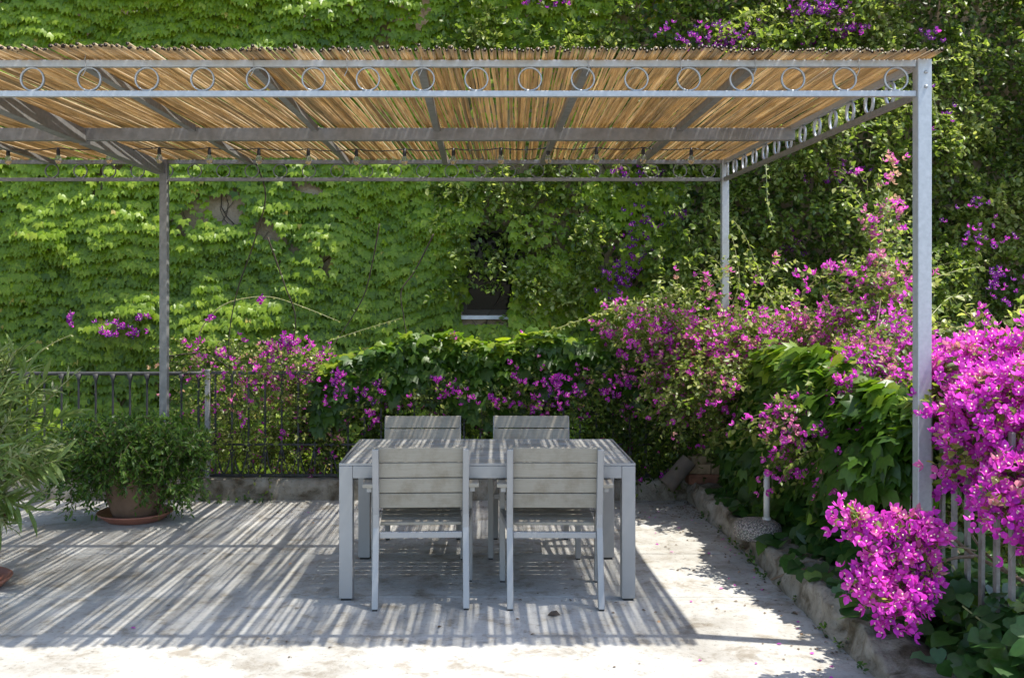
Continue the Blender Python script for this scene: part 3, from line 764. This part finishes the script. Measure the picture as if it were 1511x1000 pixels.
iv = empty('wall_creeper', (0, 0, 0), 'bright green three-lobed creeper covering the left of the house wall', 'creeper', 'climbers on the house wall')
N = 128000
X = rng.uniform(-6.6, 3.2, N); Z = rng.uniform(-1.5, 5.7, N); PX, PY = wall_px(X, Z)
jx, jy = (vnoise(X * 3, Z * 3, 11) - .5) * 60, (vnoise(X * 3, Z * 3, 13) - .5) * 50
QX, QY = PX + jx, PY + jy
dens = np.ones(N)
bare = [(312, 318, 34, 30), (345, 300, 26, 20), (178, 262, 26, 14), (395, 345, 40, 14), (478, 398, 16, 24), (440, 262, 40, 9), (520, 315, 10, 8), (895, 357, 22, 34), (915, 375, 12, 22), (622, 30, 16, 34), (575, 60, 14, 18), (330, 285, 20, 12)]
for (a_, b_, c_, d_) in bare: dens = np.minimum(dens, np.clip((ell(QX, QY, a_, b_, c_, d_) - .75) * 1.6, .06, 1))
winm = (PX > 690 + jx * .12) & (PX < 752 + jx * .2) & (PY > 338 + jy * .5) & (PY < 466); dens = np.where(winm, 0, dens)
dens = np.where((PX > 678) & (PX < 752) & (PY > 440) & (PY < 478), 0, dens)
dens = np.where(QX > 690, dens * np.where((QY > 425) | ((QX > 870) & (QX < 1010) & (QY > 270) & (QY < 400)) | ((QY < 90) & (QX < 900)) | (QX < 900) & (QY > 370), .8, .12), dens)
dens = np.where((QX > 440) & (QX < 640) & (QY < 90), dens * .55, dens)
dens = np.where(QX > 1010, dens * .25, dens)
keep = rng.random(N) < dens * np.where(PY > 560, .55, 1) * np.where(PX < -20, .5, 1)
X, Z, PX, PY = X[keep], Z[keep], PX[keep], PY[keep]; N = len(X)
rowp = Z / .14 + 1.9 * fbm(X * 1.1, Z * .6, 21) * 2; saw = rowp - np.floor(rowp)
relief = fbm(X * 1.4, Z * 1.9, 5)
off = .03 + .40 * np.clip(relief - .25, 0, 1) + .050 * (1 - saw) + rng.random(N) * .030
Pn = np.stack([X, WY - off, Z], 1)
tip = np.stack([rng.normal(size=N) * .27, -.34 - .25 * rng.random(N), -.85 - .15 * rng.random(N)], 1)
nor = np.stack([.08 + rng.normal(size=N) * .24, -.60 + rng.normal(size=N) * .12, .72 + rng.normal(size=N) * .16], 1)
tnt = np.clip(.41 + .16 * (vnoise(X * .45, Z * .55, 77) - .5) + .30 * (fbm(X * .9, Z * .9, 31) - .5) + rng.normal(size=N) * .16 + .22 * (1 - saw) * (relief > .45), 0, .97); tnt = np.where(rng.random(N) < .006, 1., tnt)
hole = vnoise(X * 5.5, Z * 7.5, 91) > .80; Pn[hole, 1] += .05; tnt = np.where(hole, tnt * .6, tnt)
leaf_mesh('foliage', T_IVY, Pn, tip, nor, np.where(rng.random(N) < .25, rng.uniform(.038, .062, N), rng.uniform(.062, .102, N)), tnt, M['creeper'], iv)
# bare stems spread over the plaster
nst = 260; L = np.zeros((nst, 9, 3)); x0 = rng.uniform(-6, 3, nst); z0 = rng.uniform(-1.4, 4, nst); an = rng.normal(size=nst) * .5
for k in range(9):
    L[:, k, 0] = x0 + np.sin(an) * k * .12 + .05 * np.sin(k * 1.3 + x0 * 9); L[:, k, 2] = z0 + np.cos(an) * k * .12; L[:, k, 1] = WY - .012 - .008 * rng.random(nst)
twig_mesh('stem', L, rng.uniform(.003, .009, nst), M['dark_stem'], iv)


# ================================================================ SMALL-LEAVED CLIMBER WITH PURPLE FLOWERS, RIGHT OF THE WALL
def climber(parent, X, Z, off, outd, k, leaf, length, tmean, flower_mask, fs=.045, stem='dark_stem'):
    n_ = len(X); c = np.stack([X, WY - off, Z], 1)
    P, tip, nor, L, t = sprays(c, outd, length, k, .45, .9)
    leaf_mesh('foliage', T_OVATE, P, tip, nor, rng.uniform(.7, 1.25, len(P)) * leaf, np.clip(np.repeat(tmean, k) + rng.normal(size=len(P)) * .17, 0, 1), M['climber'], parent)
    return P, L


cl = empty('wall_climber', (0, 0, 0), 'small-leaved climber with scattered purple flowers covering the right of the house wall', 'climber', 'climbers on the house wall')
n_ = 14000
X = rng.uniform(-.5, 6.7, n_); Z = rng.uniform(-1.3, 5.7, n_); PX, PY = wall_px(X, Z)
jx, jy = (vnoise(X * 2.4, Z * 2.4, 41) - .5) * 90, (vnoise(X * 2.4, Z * 2.4, 43) - .5) * 80; QX, QY = PX + jx, PY + jy
d_ = np.clip((QX - 880) / 160, 0, 1)
d_ = np.maximum(d_, np.where((QX > 640) & (QX < 900) & (QY > 240) & (QY < 430), .9, 0))
d_ = np.maximum(d_, np.where(ell(QX, QY, 490, 40, 60, 55) < 1, .9, 0)); d_ = np.maximum(d_, np.where(ell(QX, QY, 600, 65, 70, 45) < 1, .9, 0)); d_ = np.maximum(d_, np.where((QX > 640) & (QX < 920) & (QY < 100), .45, 0))
d_ = np.maximum(d_, np.where((QX > 735) & (QX < 800) & (QY > 250) & (QY < 480), .8, 0)); d_ = np.maximum(d_, np.where((PX > 716) & (PX < 790) & (PY > 250) & (PY < 395), 1., 0)); d_ = np.where((PX > 688) & (PX < 744) & (PY > 395) & (PY < 478), d_ * .03, d_); d_ = np.where((PX > 690) & (PX < 722) & (PY > 285) & (PY <= 345), d_ * .25, d_)
d_ = np.where(ell(PX, PY, 895, 355, 20, 36) < 1, d_ * .1, d_)
rel = fbm(X * 1.05, Z * 1.25, 47); clump = fbm(X * 2.6, Z * 2.6, 53)
d_ = d_ * np.clip((clump - .28) * 4.5, .14, 1)
kp = rng.random(n_) < d_; X, Z, PX, PY, rel, clump = [a[kp] for a in (X, Z, PX, PY, rel, clump)]; n_ = len(X)
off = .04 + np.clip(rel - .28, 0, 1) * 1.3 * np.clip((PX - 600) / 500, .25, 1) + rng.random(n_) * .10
outd = np.stack([rng.normal(size=n_) * .55 + .1, -.55 - rng.random(n_) * .5, rng.normal(size=n_) * .5 + .05], 1)
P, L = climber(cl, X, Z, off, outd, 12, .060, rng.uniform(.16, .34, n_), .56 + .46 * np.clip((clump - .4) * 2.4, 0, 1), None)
twig_mesh('stem', L[::2], np.full(len(L[::2]), .0025), M['dark_stem'], cl)
# shaded under-layer close to the wall
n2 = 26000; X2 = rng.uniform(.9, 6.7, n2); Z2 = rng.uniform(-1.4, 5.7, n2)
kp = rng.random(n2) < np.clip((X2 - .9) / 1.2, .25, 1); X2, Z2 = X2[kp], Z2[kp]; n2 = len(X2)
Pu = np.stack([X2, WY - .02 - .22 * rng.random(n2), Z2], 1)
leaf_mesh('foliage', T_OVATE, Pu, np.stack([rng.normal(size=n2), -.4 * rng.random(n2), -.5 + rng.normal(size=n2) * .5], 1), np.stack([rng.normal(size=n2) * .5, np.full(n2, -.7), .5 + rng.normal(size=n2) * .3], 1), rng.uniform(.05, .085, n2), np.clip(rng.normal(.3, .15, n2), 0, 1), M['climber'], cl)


def flower_patch(parent, spec, dn, size=(.035, .05), dirv=(0, -.7, .5), tint=(.42, .2)):
    """spec rows: picture x, y, half-width, half-height, distance, count"""
    PP, DD, CC = [], [], []
    for (a_, b_, rx, ry, d, n__) in spec:
        ncl = max(3, n__ // 5); cx_ = rng.normal(size=(ncl, 2)) * .5
        ci = rng.integers(0, ncl, n__)
        qx = a_ + rx * cx_[ci, 0] + rng.normal(size=n__) * rx * .32; qy = b_ + ry * cx_[ci, 1] + rng.normal(size=n__) * ry * .32
        dd = d + rng.normal(size=n__) * dn
        PP.append(np.stack([(qx - VX) / FPX * dd, dd, CAM_Z - (qy - VY) / FPX * dd], 1)); DD.append(np.array(dirv) + rng.normal(size=(n__, 3)) * .55)
        CC.append(np.clip(rng.normal(tint[0], tint[1], n__), .06, 1))
    P = np.concatenate(PP); D = np.concatenate(DD)
    return leaf_mesh('blossom', T_FLOWER, P, D, rng.normal(size=P.shape), rng.uniform(*size, len(P)), np.concatenate(CC), M['bract'], parent)


flower_patch(cl, [(a_, b_, rx * 1.5, ry * 1.4, d, n__) for (a_, b_, rx, ry, d, n__) in [(1062, 52, 34, 18, 10.35, 90), (1010, 42, 14, 12, 10.4, 18), (1205, 10, 26, 12, 10.25, 70), (1238, 48, 14, 12, 10.3, 26), (1255, 36, 20, 8, 10.3, 16), (1195, 72, 16, 12, 10.4, 24),
                  (955, 255, 28, 10, 10.6, 50), (980, 322, 16, 10, 10.6, 18), (935, 385, 16, 34, 10.6, 60), (915, 420, 22, 12, 10.6, 22), (1250, 245, 22, 12, 10.3, 22), (1200, 260, 14, 12, 10.4, 10),
                  (1472, 412, 16, 16, 10.0, 34), (1462, 340, 30, 20, 10.1, 26), (1430, 300, 26, 18, 10.2, 10), (1372, 52, 12, 8, 10.1, 10), (1395, 165, 26, 22, 10.1, 8), (1160, 380, 20, 14, 10.5, 10), (1165, 350, 10, 20, 10.5, 8), (1300, 380, 20, 20, 10.2, 10)]], .07, (.034, .048), tint=(.20, .14))
flower_patch(iv, [(185, 486, 36, 10, 10.65, 26), (155, 492, 14, 6, 10.6, 12), (105, 468, 4, 10, 10.5, 12), (215, 470, 16, 6, 10.65, 8), (820, 5, 24, 5, 10.6, 6), (780, 3, 10, 4, 10.6, 4)], .03, (.035, .05), tint=(.25, .2))


# ================================================================ PLANTS ALONG THE TERRACE EDGE
def boug(parent, blobs, leafk=9, leaf=.042, fl_share=.5, fsize=(.026, .038), tint=(.5, .2), lt=.42, stem='stem', up=.35, fcount=3, length=(.10, .24), leafmat='climber', front=.25):
    """blobs: picture x, y, half-width, half-height, distance, half-depth, sprays, share that flowers"""
    C, D, FS = [], [], []
    for (a_, b_, rx, ry, d, rd, n__, fsn) in blobs:
        c = np.array(at(a_, b_, d)); r_ = np.array([rx / FPX * d, rd, ry / FPX * d])
        p_, u = in_blob(c, r_, n__, .30)
        p_ += rng.normal(size=p_.shape) * r_ * .10
        C.append(p_); D.append(u * .9 + np.array([0, -front, up]) + rng.normal(size=p_.shape) * .35); FS.append(np.full(n__, fsn))
    C, D, FS = np.concatenate(C), np.concatenate(D), np.concatenate(FS); n__ = len(C)
    P, tip, nor, L, t = sprays(C, D, rng.uniform(*length, n__), leafk, .3, .9)
    fl = rng.random(n__) < FS
    lk = np.repeat(np.where(fl, .55, 1.), leafk); kp = rng.random(len(P)) < lk
    leaf_mesh('foliage', T_OVATE, P[kp], tip[kp], nor[kp], rng.uniform(.65, 1.25, kp.sum()) * leaf, np.clip(rng.normal(lt, .22, kp.sum()), 0, 1), M[leafmat], parent)
    twig_mesh('stem', L, np.full(n__, .0022), M[stem], parent)
    if fl.any():
        ends = L[fl]; k = fcount; e = np.repeat(ends, k, axis=0); tt = rng.integers(2, 5, len(e)); p_ = e[np.arange(len(e)), tt] + rng.normal(size=(len(e), 3)) * .022
        dd = norm(np.repeat(D[fl], k, axis=0)) + rng.normal(size=(len(e), 3)) * .6 + np.array([0, -.2, .2])
        base_t = np.repeat(np.clip(rng.normal(tint[0], tint[1], len(ends)), .42, 1), k)
        leaf_mesh('blossom', T_FLOWER, p_, dd, rng.normal(size=p_.shape), rng.uniform(*fsize, len(p_)), np.clip(base_t + rng.normal(size=len(p_)) * .08, .40, 1), M['bract'], parent)


def leafy_shoot(parent, pts, rad=.004, leaf=.035, every=.035, mat='climber', stem='green_stem', tint=.85, n=40, fl=0, leafy=True):
    c = shoot(pts, n); m_ = MB(); m_.tube(c, list(np.linspace(rad, rad * .4, len(c))), 6); m_.build('shoot', M[stem], parent)
    if not leafy: return
    seg = np.linalg.norm(np.diff(c, axis=0), axis=1); s = np.concatenate([[0], np.cumsum(seg)]); k = int(s[-1] / every)
    u = np.linspace(.05, 1, k) * s[-1]; p_ = np.stack([np.interp(u, s, c[:, i]) for i in range(3)], 1)
    p_ = np.repeat(p_, 2, axis=0); d = rng.normal(size=p_.shape) * .6 + np.array([0, -.2, -.35]); 
    leaf_mesh('foliage', T_OVATE, p_, d, np.array([0, -.3, .8]) + rng.normal(size=p_.shape) * .4, rng.uniform(.6, 1.3, len(p_)) * leaf, np.clip(rng.normal(tint, .12, len(p_)), 0, 1), M[mat], parent)


# purple bougainvillea behind the railing panel, left of the table
b1 = empty('bougainvillea', (0, 0, 0), 'sparse purple bougainvillea growing through the railing left of the table', 'bougainvillea', 'bougainvilleas round the terrace')
boug(b1, [(320, 545, 50, 30, 8.2, .18, 60, .22), (420, 540, 50, 26, 8.2, .2, 110, .34), (300, 610, 34, 70, 8.2, .2, 70, .12), (360, 560, 90, 40, 7.9, .06, 90, .12), (400, 640, 90, 50, 7.88, .06, 110, .06), (390, 620, 80, 66, 8.2, .2, 330, .09), (470, 580, 38, 50, 8.2, .14, 170, .22), (450, 660, 60, 36, 8.2, .13, 200, .06), (340, 670, 40, 26, 8.25, .1, 90, .1), (270, 520, 24, 10, 8.2, .1, 24, .3)],
     7, .034, fsize=(.026, .038), tint=(.58, .3), lt=.72, stem='dark_stem')
leafy_shoot(b1, [at(288, 512, 8.2), at(300, 480, 8.15), at(322, 455, 8.1), at(352, 442, 8.1), at(398, 438, 8.1), at(445, 452, 8.1), at(500, 474, 8.15)], .0055, .018, .05, tint=.95)
leafy_shoot(b1, [at(14, 548, 8.1), at(45, 530, 8.1), at(75, 508, 8.1), at(105, 494, 8.1)], .006, .022, .05, tint=.95)
for pts in ([(377, 240, 7.75), (392, 290, 7.8), (374, 360, 7.85), (350, 430, 7.95), (338, 500, 8.0), (342, 570, 8.05), (356, 640, 8.1), (372, 690, 8.15)],
            [(395, 350, 7.9), (420, 420, 8.0), (436, 470, 8.1), (425, 530, 8.15), (395, 585, 8.15), (365, 625, 8.15), (360, 690, 8.15)],
            [(560, 330, 8.0), (548, 395, 8.05), (535, 440, 8.1), (505, 490, 8.15), (470, 540, 8.15), (430, 590, 8.2), (400, 690, 8.2)],
            [(640, 345, 8.05), (612, 400, 8.1), (592, 430, 8.1), (596, 470, 8.1), (600, 520, 8.1), (590, 690, 8.15)],
            [(250, 525, 8.1), (300, 522, 8.1), (340, 545, 8.1), (385, 600, 8.15), (420, 690, 8.2)]):
    leafy_shoot(b1, [at(*p_) for p_ in pts], .0065, .03, .2, stem='dark_stem', tint=.3)
flower_patch(b1, [(385, 440, 6, 5, 8.1, 5), (315, 470, 5, 4, 8.1, 4), (430, 505, 22, 12, 8.15, 40), (405, 525, 20, 14, 8.15, 30), (330, 520, 20, 8, 8.15, 18)], .04, (.03, .042))

# broad-leaved creeper heaped over the railing behind the table
hc = empty('creeper_hedge', (0, 0, 0), 'broad-leaved creeper heaped over the railing behind the table, sunlit along its top', 'creeper')


def creeper_mound(parent, path, n__, drop, thick, size, mat='hedge_creeper', toward=(0, -1, 0), tmean=.35, toplit=.35, stem='dark_stem', taper=1.):
    """path: ridge points; leaves on a rounded ridge and hanging down its front"""
    path = np.array(path, float); seg = np.linalg.norm(np.diff(path, axis=0), axis=1); s = np.concatenate([[0], np.cumsum(seg)])
    u = rng.random(n__) * s[-1]; c = np.stack([np.interp(u, s, path[:, i]) for i in range(3)], 1)
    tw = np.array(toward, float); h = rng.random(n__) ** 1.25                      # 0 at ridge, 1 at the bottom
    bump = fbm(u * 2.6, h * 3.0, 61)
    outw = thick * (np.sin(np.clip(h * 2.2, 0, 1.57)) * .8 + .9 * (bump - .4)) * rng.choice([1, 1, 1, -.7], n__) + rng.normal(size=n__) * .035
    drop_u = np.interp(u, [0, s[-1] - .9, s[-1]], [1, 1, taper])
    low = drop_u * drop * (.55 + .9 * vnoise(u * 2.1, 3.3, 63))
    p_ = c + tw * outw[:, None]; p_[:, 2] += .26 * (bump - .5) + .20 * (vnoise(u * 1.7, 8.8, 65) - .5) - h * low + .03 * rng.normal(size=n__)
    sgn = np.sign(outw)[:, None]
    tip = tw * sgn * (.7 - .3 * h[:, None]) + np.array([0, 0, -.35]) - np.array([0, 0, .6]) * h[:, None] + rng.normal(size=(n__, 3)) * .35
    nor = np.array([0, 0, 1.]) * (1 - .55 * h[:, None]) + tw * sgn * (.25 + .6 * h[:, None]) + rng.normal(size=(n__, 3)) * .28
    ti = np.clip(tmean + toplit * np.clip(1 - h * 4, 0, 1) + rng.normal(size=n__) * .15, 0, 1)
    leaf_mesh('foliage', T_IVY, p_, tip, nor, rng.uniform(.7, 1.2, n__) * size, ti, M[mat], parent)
    k = 60; uu = rng.random(k) * s[-1]; b_ = np.stack([np.interp(uu, s, path[:, i]) for i in range(3)], 1); L = np.zeros((k, 6, 3))
    for j in range(6):
        L[:, j] = b_ + tw * (.02 + .03 * j * rng.random((k, 1))) ; L[:, j, 2] -= j * drop * .16
    twig_mesh('stem', L, np.full(k, .005), M[stem], parent)


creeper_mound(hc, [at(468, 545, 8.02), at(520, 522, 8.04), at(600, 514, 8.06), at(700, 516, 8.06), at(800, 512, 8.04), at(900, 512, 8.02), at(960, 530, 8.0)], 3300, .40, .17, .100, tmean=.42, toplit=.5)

# dark small-leaved bougainvillea behind the table
b2 = empty('bougainvillea', (0, 0, 0), 'dark green bougainvillea with few purple flowers low behind the table', 'bougainvillea', 'bougainvilleas round the terrace')
boug(b2, [(520, 640, 70, 60, 8.12, .16, 260, .06), (620, 640, 80, 60, 8.12, .15, 280, .08), (740, 640, 90, 62, 8.12, .15, 320, .06), (860, 630, 90, 70, 8.1, .18, 380, .10), (960, 620, 80, 85, 8.0, .22, 420, .06), (1010, 660, 60, 50, 7.95, .15, 220, .03)],
     9, .042, fsize=(.028, .04), tint=(.38, .16), lt=.28, stem='dark_stem')
flower_patch(b2, [(555, 582, 20, 16, 7.72, 16), (500, 570, 26, 20, 7.76, 28), (668, 588, 26, 14, 7.7, 23), (812, 570, 24, 16, 7.7, 21), (835, 556, 16, 10, 7.72, 15), (910, 560, 24, 14, 7.72, 25), (900, 585, 14, 8, 7.7, 12), (790, 598, 14, 6, 7.7, 8), (650, 560, 16, 8, 7.72, 7), (985, 560, 16, 22, 7.7, 18), (735, 585, 20, 10, 7.7, 8), (545, 615, 10, 12, 7.72, 9), (860, 590, 30, 18, 7.7, 16)], .05, (.027, .037), tint=(.44, .18))
boug(b2, [(560, 585, 60, 24, 7.84, .08, 60, .1), (680, 590, 60, 20, 7.82, .08, 60, .12), (830, 575, 80, 26, 7.82, .1, 110, .16), (920, 565, 40, 30, 7.8, .1, 60, .2), (720, 520, 160, 12, 8.02, .1, 40, .1)], 8, .04, fsize=(.026, .037), tint=(.5, .16), lt=.6, stem='dark_stem')
leafy_shoot(b2, [at(735, 512, 8.0), at(790, 496, 7.95), at(840, 478, 7.9), at(890, 461, 7.9), at(940, 446, 7.9), at(985, 438, 7.9), at(1010, 428, 7.95)], .005, .045, .024, tint=.93)
leafy_shoot(b2, [at(480, 505, 8.1), at(540, 485, 8.1), at(590, 470, 8.1)], .004, .03, .04, tint=.9)

# pink-purple bougainvillea over the back right corner
b3 = empty('bougainvillea', (0, 0, 0), 'tall loose bougainvillea with pink and purple sprays over the back right corner', 'bougainvillea', 'bougainvilleas round the terrace')
boug(b3, [(965, 495, 56, 24, 7.85, .22, 200, .50), (1050, 515, 70, 34, 7.6, .25, 260, .48), (1140, 505, 80, 30, 7.3, .3, 240, .46), (1230, 500, 70, 32, 6.9, .25, 210, .50), (1285, 440, 36, 46, 6.7, .2, 100, .45), (1213, 410, 9, 7, 6.9, .05, 12, 1.0), (1300, 370, 14, 50, 6.9, .1, 45, .15),
          (1040, 580, 70, 44, 7.4, .25, 320, .14), (1110, 570, 60, 30, 7.0, .2, 150, .30), (1310, 540, 50, 40, 6.0, .25, 170, .52)],
     9, .042, fsize=(.026, .038), tint=(.66, .2), lt=.70, up=.5, length=(.12, .28))
boug(b3, [(1000, 465, 90, 30, 7.9, .2, 80, .2), (1100, 440, 60, 40, 7.7, .25, 60, .1), (1290, 300, 30, 60, 7.4, .15, 30, .15), (1330, 430, 30, 60, 6.6, .2, 50, .1)], 8, .045, fsize=(.03, .045), tint=(.8, .15), lt=.8, stem='green_stem', length=(.15, .35))
for pts in ([(1072, 470, 7.6), (1090, 420, 7.6), (1085, 370, 7.6), (1078, 345, 7.6)], [(1150, 470, 7.3), (1120, 400, 7.3), (1100, 350, 7.3), (1082, 325, 7.3)], [(1180, 470, 7.2), (1182, 440, 7.2), (1190, 425, 7.2)],
            [(1300, 480, 6.6), (1296, 400, 6.7), (1305, 330, 6.8), (1312, 280, 6.9)], [(1370, 470, 6.3), (1400, 440, 6.4), (1430, 435, 6.5)], [(1372, 412, 7.2), (1410, 400, 7.2), (1450, 393, 7.2)], [(1370, 490, 5.8), (1410, 492, 5.8), (1440, 488, 5.8)], [(1130, 240, 8.5), (1133, 300, 8.4), (1140, 340, 8.4)], [(1340, 100, 8.8), (1385, 90, 8.8), (1420, 85, 8.8)], [(1375, 130, 8.6), (1385, 180, 8.6), (1392, 205, 8.6)]):
    leafy_shoot(b3, [at(*p_) for p_ in pts], .004, .045, .04, tint=.85)
for pts in ([(1160, 520, 7.0), (1240, 540, 6.8), (1330, 560, 6.5)], [(1295, 590, 5.6), (1290, 520, 5.9), (1300, 440, 6.2)], [(960, 640, 7.9), (1000, 560, 7.8), (1060, 500, 7.6)], [(1240, 640, 6.6), (1180, 560, 6.9), (1120, 500, 7.2)]):
    leafy_shoot(b3, [at(*p_) for p_ in pts], .008, .03, .2, stem='stem', tint=.4)

flower_patch(b3, [(1310, 240, 22, 14, 7.4, 12), (1325, 262, 14, 10, 7.3, 8), (1318, 300, 20, 26, 7.2, 16), (1300, 345, 16, 30, 7.0, 24), (1295, 390, 20, 14, 6.9, 14), (1325, 310, 10, 10, 7.2, 6)], .06, (.03, .042), tint=(.88, .14))
# creeper over the right-hand fence
rc = empty('fence_creeper', (0, 0, 0), 'broad-leaved creeper hanging over the right fence, its top yellow-green in the sun', 'creeper')
creeper_mound(rc, [(2.08, 7.8, 1.06), (2.06, 7.2, 1.12), (2.06, 6.6, 1.16), (2.06, 6.0, 1.20), (2.07, 5.5, 1.18), (2.12, 5.0, 1.06), (2.15, 4.70, .98)], 4000, 1.0, .20, .108, toward=(-1, -.25, 0), tmean=.34, toplit=.5, taper=.3)
boug(rc, [(1190, 650, 60, 30, 6.2, .15, 0, .0)] if False else [(1080, 655, 30, 12, 7.2, .08, 14, 0.), (1130, 640, 40, 14, 6.6, .1, 18, 0.)], 9, .06, lt=.8)

# flowering sprays hanging over that creeper
b4 = empty('bougainvillea', (0, 0, 0), 'fading mixed pink and green bougainvillea sprays hanging over the fence creeper beside the pole', 'bougainvillea', 'bougainvilleas round the terrace')
boug(b4, [(1310, 568, 44, 30, 5.35, .16, 130, .66), (1325, 520, 26, 26, 5.6, .14, 50, .5), (1235, 620, 90, 40, 5.7, .22, 230, .45), (1270, 660, 80, 26, 5.4, .2, 150, .40), (1320, 610, 50, 70, 5.3, .2, 220, .65), (1146, 672, 8, 6, 5.95, .04, 8, .8), (1210, 680, 40, 8, 5.7, .1, 34, .3)],
     8, .04, fsize=(.026, .038), tint=(.58, .24), lt=.58, up=.0, front=.1)

# the big magenta bougainvillea at the right edge
b5 = empty('bougainvillea', (0, 0, 0), 'large dense magenta bougainvillea in full bloom right of the steel post, over the fence', 'bougainvillea', 'bougainvilleas round the terrace')
boug(b5, [(1450, 565, 60, 34, 4.55, .2, 130, .84), (1450, 542, 40, 16, 4.7, .18, 70, .84), (1490, 610, 46, 50, 4.1, .16, 120, .86), (1446, 630, 36, 34, 4.35, .14, 90, .76), (1506, 728, 28, 34, 3.88, .10, 70, .88), (1445, 664, 30, 14, 4.2, .10, 34, .62), (1398, 575, 10, 22, 4.75, .1, 26, .8), (1545, 570, 50, 70, 4.2, .2, 100, .85), (1550, 720, 44, 60, 3.8, .14, 60, .85), (1414, 690, 16, 6, 4.38, .05, 14, .45), (1480, 534, 36, 16, 4.5, .16, 60, .84), (1430, 600, 60, 50, 4.6, .2, 120, .0), (1470, 650, 30, 30, 4.2, .12, 40, .0)],
     8, .044, fsize=(.028, .041), tint=(.66, .16), lt=.78, fcount=6, up=.45, length=(.06, .18), front=.4)
boug(b5, [(1495, 500, 40, 22, 4.9, .2, 36, .25), (1420, 500, 16, 26, 5.0, .1, 16, .3)], 8, .045, lt=.85, length=(.15, .3))
for pts in ([(1500, 850, 4.1), (1440, 820, 4.25), (1400, 790, 4.3), (1370, 790, 4.2), (1340, 800, 4.1)], [(1530, 870, 4.0), (1470, 830, 4.2), (1435, 790, 4.35), (1420, 740, 4.4)], [(1440, 820, 4.25), (1400, 825, 4.15), (1360, 850, 4.1)], [(1420, 590, 4.35), (1470, 560, 4.3), (1511, 520, 4.3)], [(1300, 900, 4.4), (1440, 940, 4.4), (1540, 880, 4.1)]):
    leafy_shoot(b5, [at(*p_) for p_ in pts[:]], .009, .03, .15, stem='stem', tint=.6)

# low cluster that leans out over the kerb
b6 = empty('bougainvillea', (0, 0, 0), 'low rounded magenta bougainvillea cluster leaning out of the fence over the kerb', 'bougainvillea', 'bougainvilleas round the terrace')
boug(b6, [(1335, 781, 34, 8, 4.1, .07, 52, .9), (1256, 765, 12, 7, 4.1, .05, 16, .8), (1295, 795, 20, 7, 4.08, .05, 18, .6), (1325, 815, 20, 6, 4.08, .05, 20, .6), (1352, 853, 20, 11, 4.05, .06, 40, .9), (1283, 862, 14, 10, 4.05, .05, 30, .88), (1318, 882, 24, 7, 4.02, .05, 24, .8), (1370, 780, 6, 6, 4.12, .04, 8, .8), (1318, 908, 5, 4, 4.0, .02, 4, 1.0), (1340, 830, 40, 20, 4.1, .07, 26, .0)],
     6, .036, fsize=(.030, .042), tint=(.62, .16), lt=.72, fcount=4, up=.25, length=(.035, .075), front=.5)
leafy_shoot(b6, [at(1440, 812, 4.3), at(1400, 806, 4.2), at(1360, 820, 4.1)], .005, .03, .1, stem='stem')

# low broad leaves filling the bed behind the kerb
gc = []
n_ = 3400
Yg = rng.uniform(3.2, 7.6, n_); Xg = 1.93 + .02 * (5 - Yg) + rng.normal(size=n_) * .13 + .10 * (Yg < 4.7) + rng.random(n_) * .22; Xg = np.maximum(Xg, np.where(Yg < 4.55, 1.80, 1.87) + .12 * rng.random(n_))
hh = .12 + .34 * rng.random(n_) ** 1.3 * np.where(Yg < 4.6, .85, 1.2) * np.clip((Xg - 1.65) * 3.5, .15, 1)
spill = (rng.random(n_) < .03) & (Yg > 4.3) & (Yg < 7.4); Xg = np.where(spill, 1.66 + .12 * rng.random(n_), Xg); hh = np.where(spill, .155 + .05 * rng.random(n_), hh)
Pg = np.stack([Xg, Yg, hh], 1)
tipg = np.stack([-.5 + rng.normal(size=n_) * .7, -.4 + rng.normal(size=n_) * .7, -.30 + rng.normal(size=n_) * .25], 1)
norg = np.stack([-.15 + rng.normal(size=n_) * .35, -.25 + rng.normal(size=n_) * .35, np.ones(n_)], 1)
gv = empty('ground_vine', (0, 0, 0), 'low broad-leaved dark green vine filling the bed between kerb and fence', 'ground cover'); gv['kind'] = 'stuff'
o = leaf_mesh('foliage', T_HEART, Pg, tipg, norg, rng.uniform(.06, .115, n_), np.clip(rng.normal(.45, .2, n_), 0, 1), M['ground'], gv)
leafy_shoot(gv, [at(1420, 893, 4.0), at(1460, 925, 3.95), at(1490, 950, 3.9), at(1530, 985, 3.85)], .004, .035, .05, mat='ground', tint=.8)
# weeds along the foot of the walls
wd = []
nw = 46; wx = np.concatenate([rng.uniform(-2.2, -1.6, 16), rng.uniform(1.60, 1.66, 30)]); wy = np.concatenate([rng.uniform(7.72, 7.83, 16), rng.uniform(4.2, 7.6, 30)])
P, tip, nor, L, t = sprays(np.stack([wx, wy, np.full(nw, .0)], 1), np.stack([rng.normal(size=nw) * .4, -.3 + rng.normal(size=nw) * .3, np.ones(nw)], 1), rng.uniform(.04, .10, nw), 7, .1, .9)
o = leaf_mesh('weeds', T_OVATE, P, tip, nor, rng.uniform(.015, .03, len(P)), np.clip(rng.normal(.6, .2, len(P)), 0, 1), M['ground']); tag(o, 'small green weeds in the cracks along the foot of kerb and wall', 'weeds', kind='stuff')
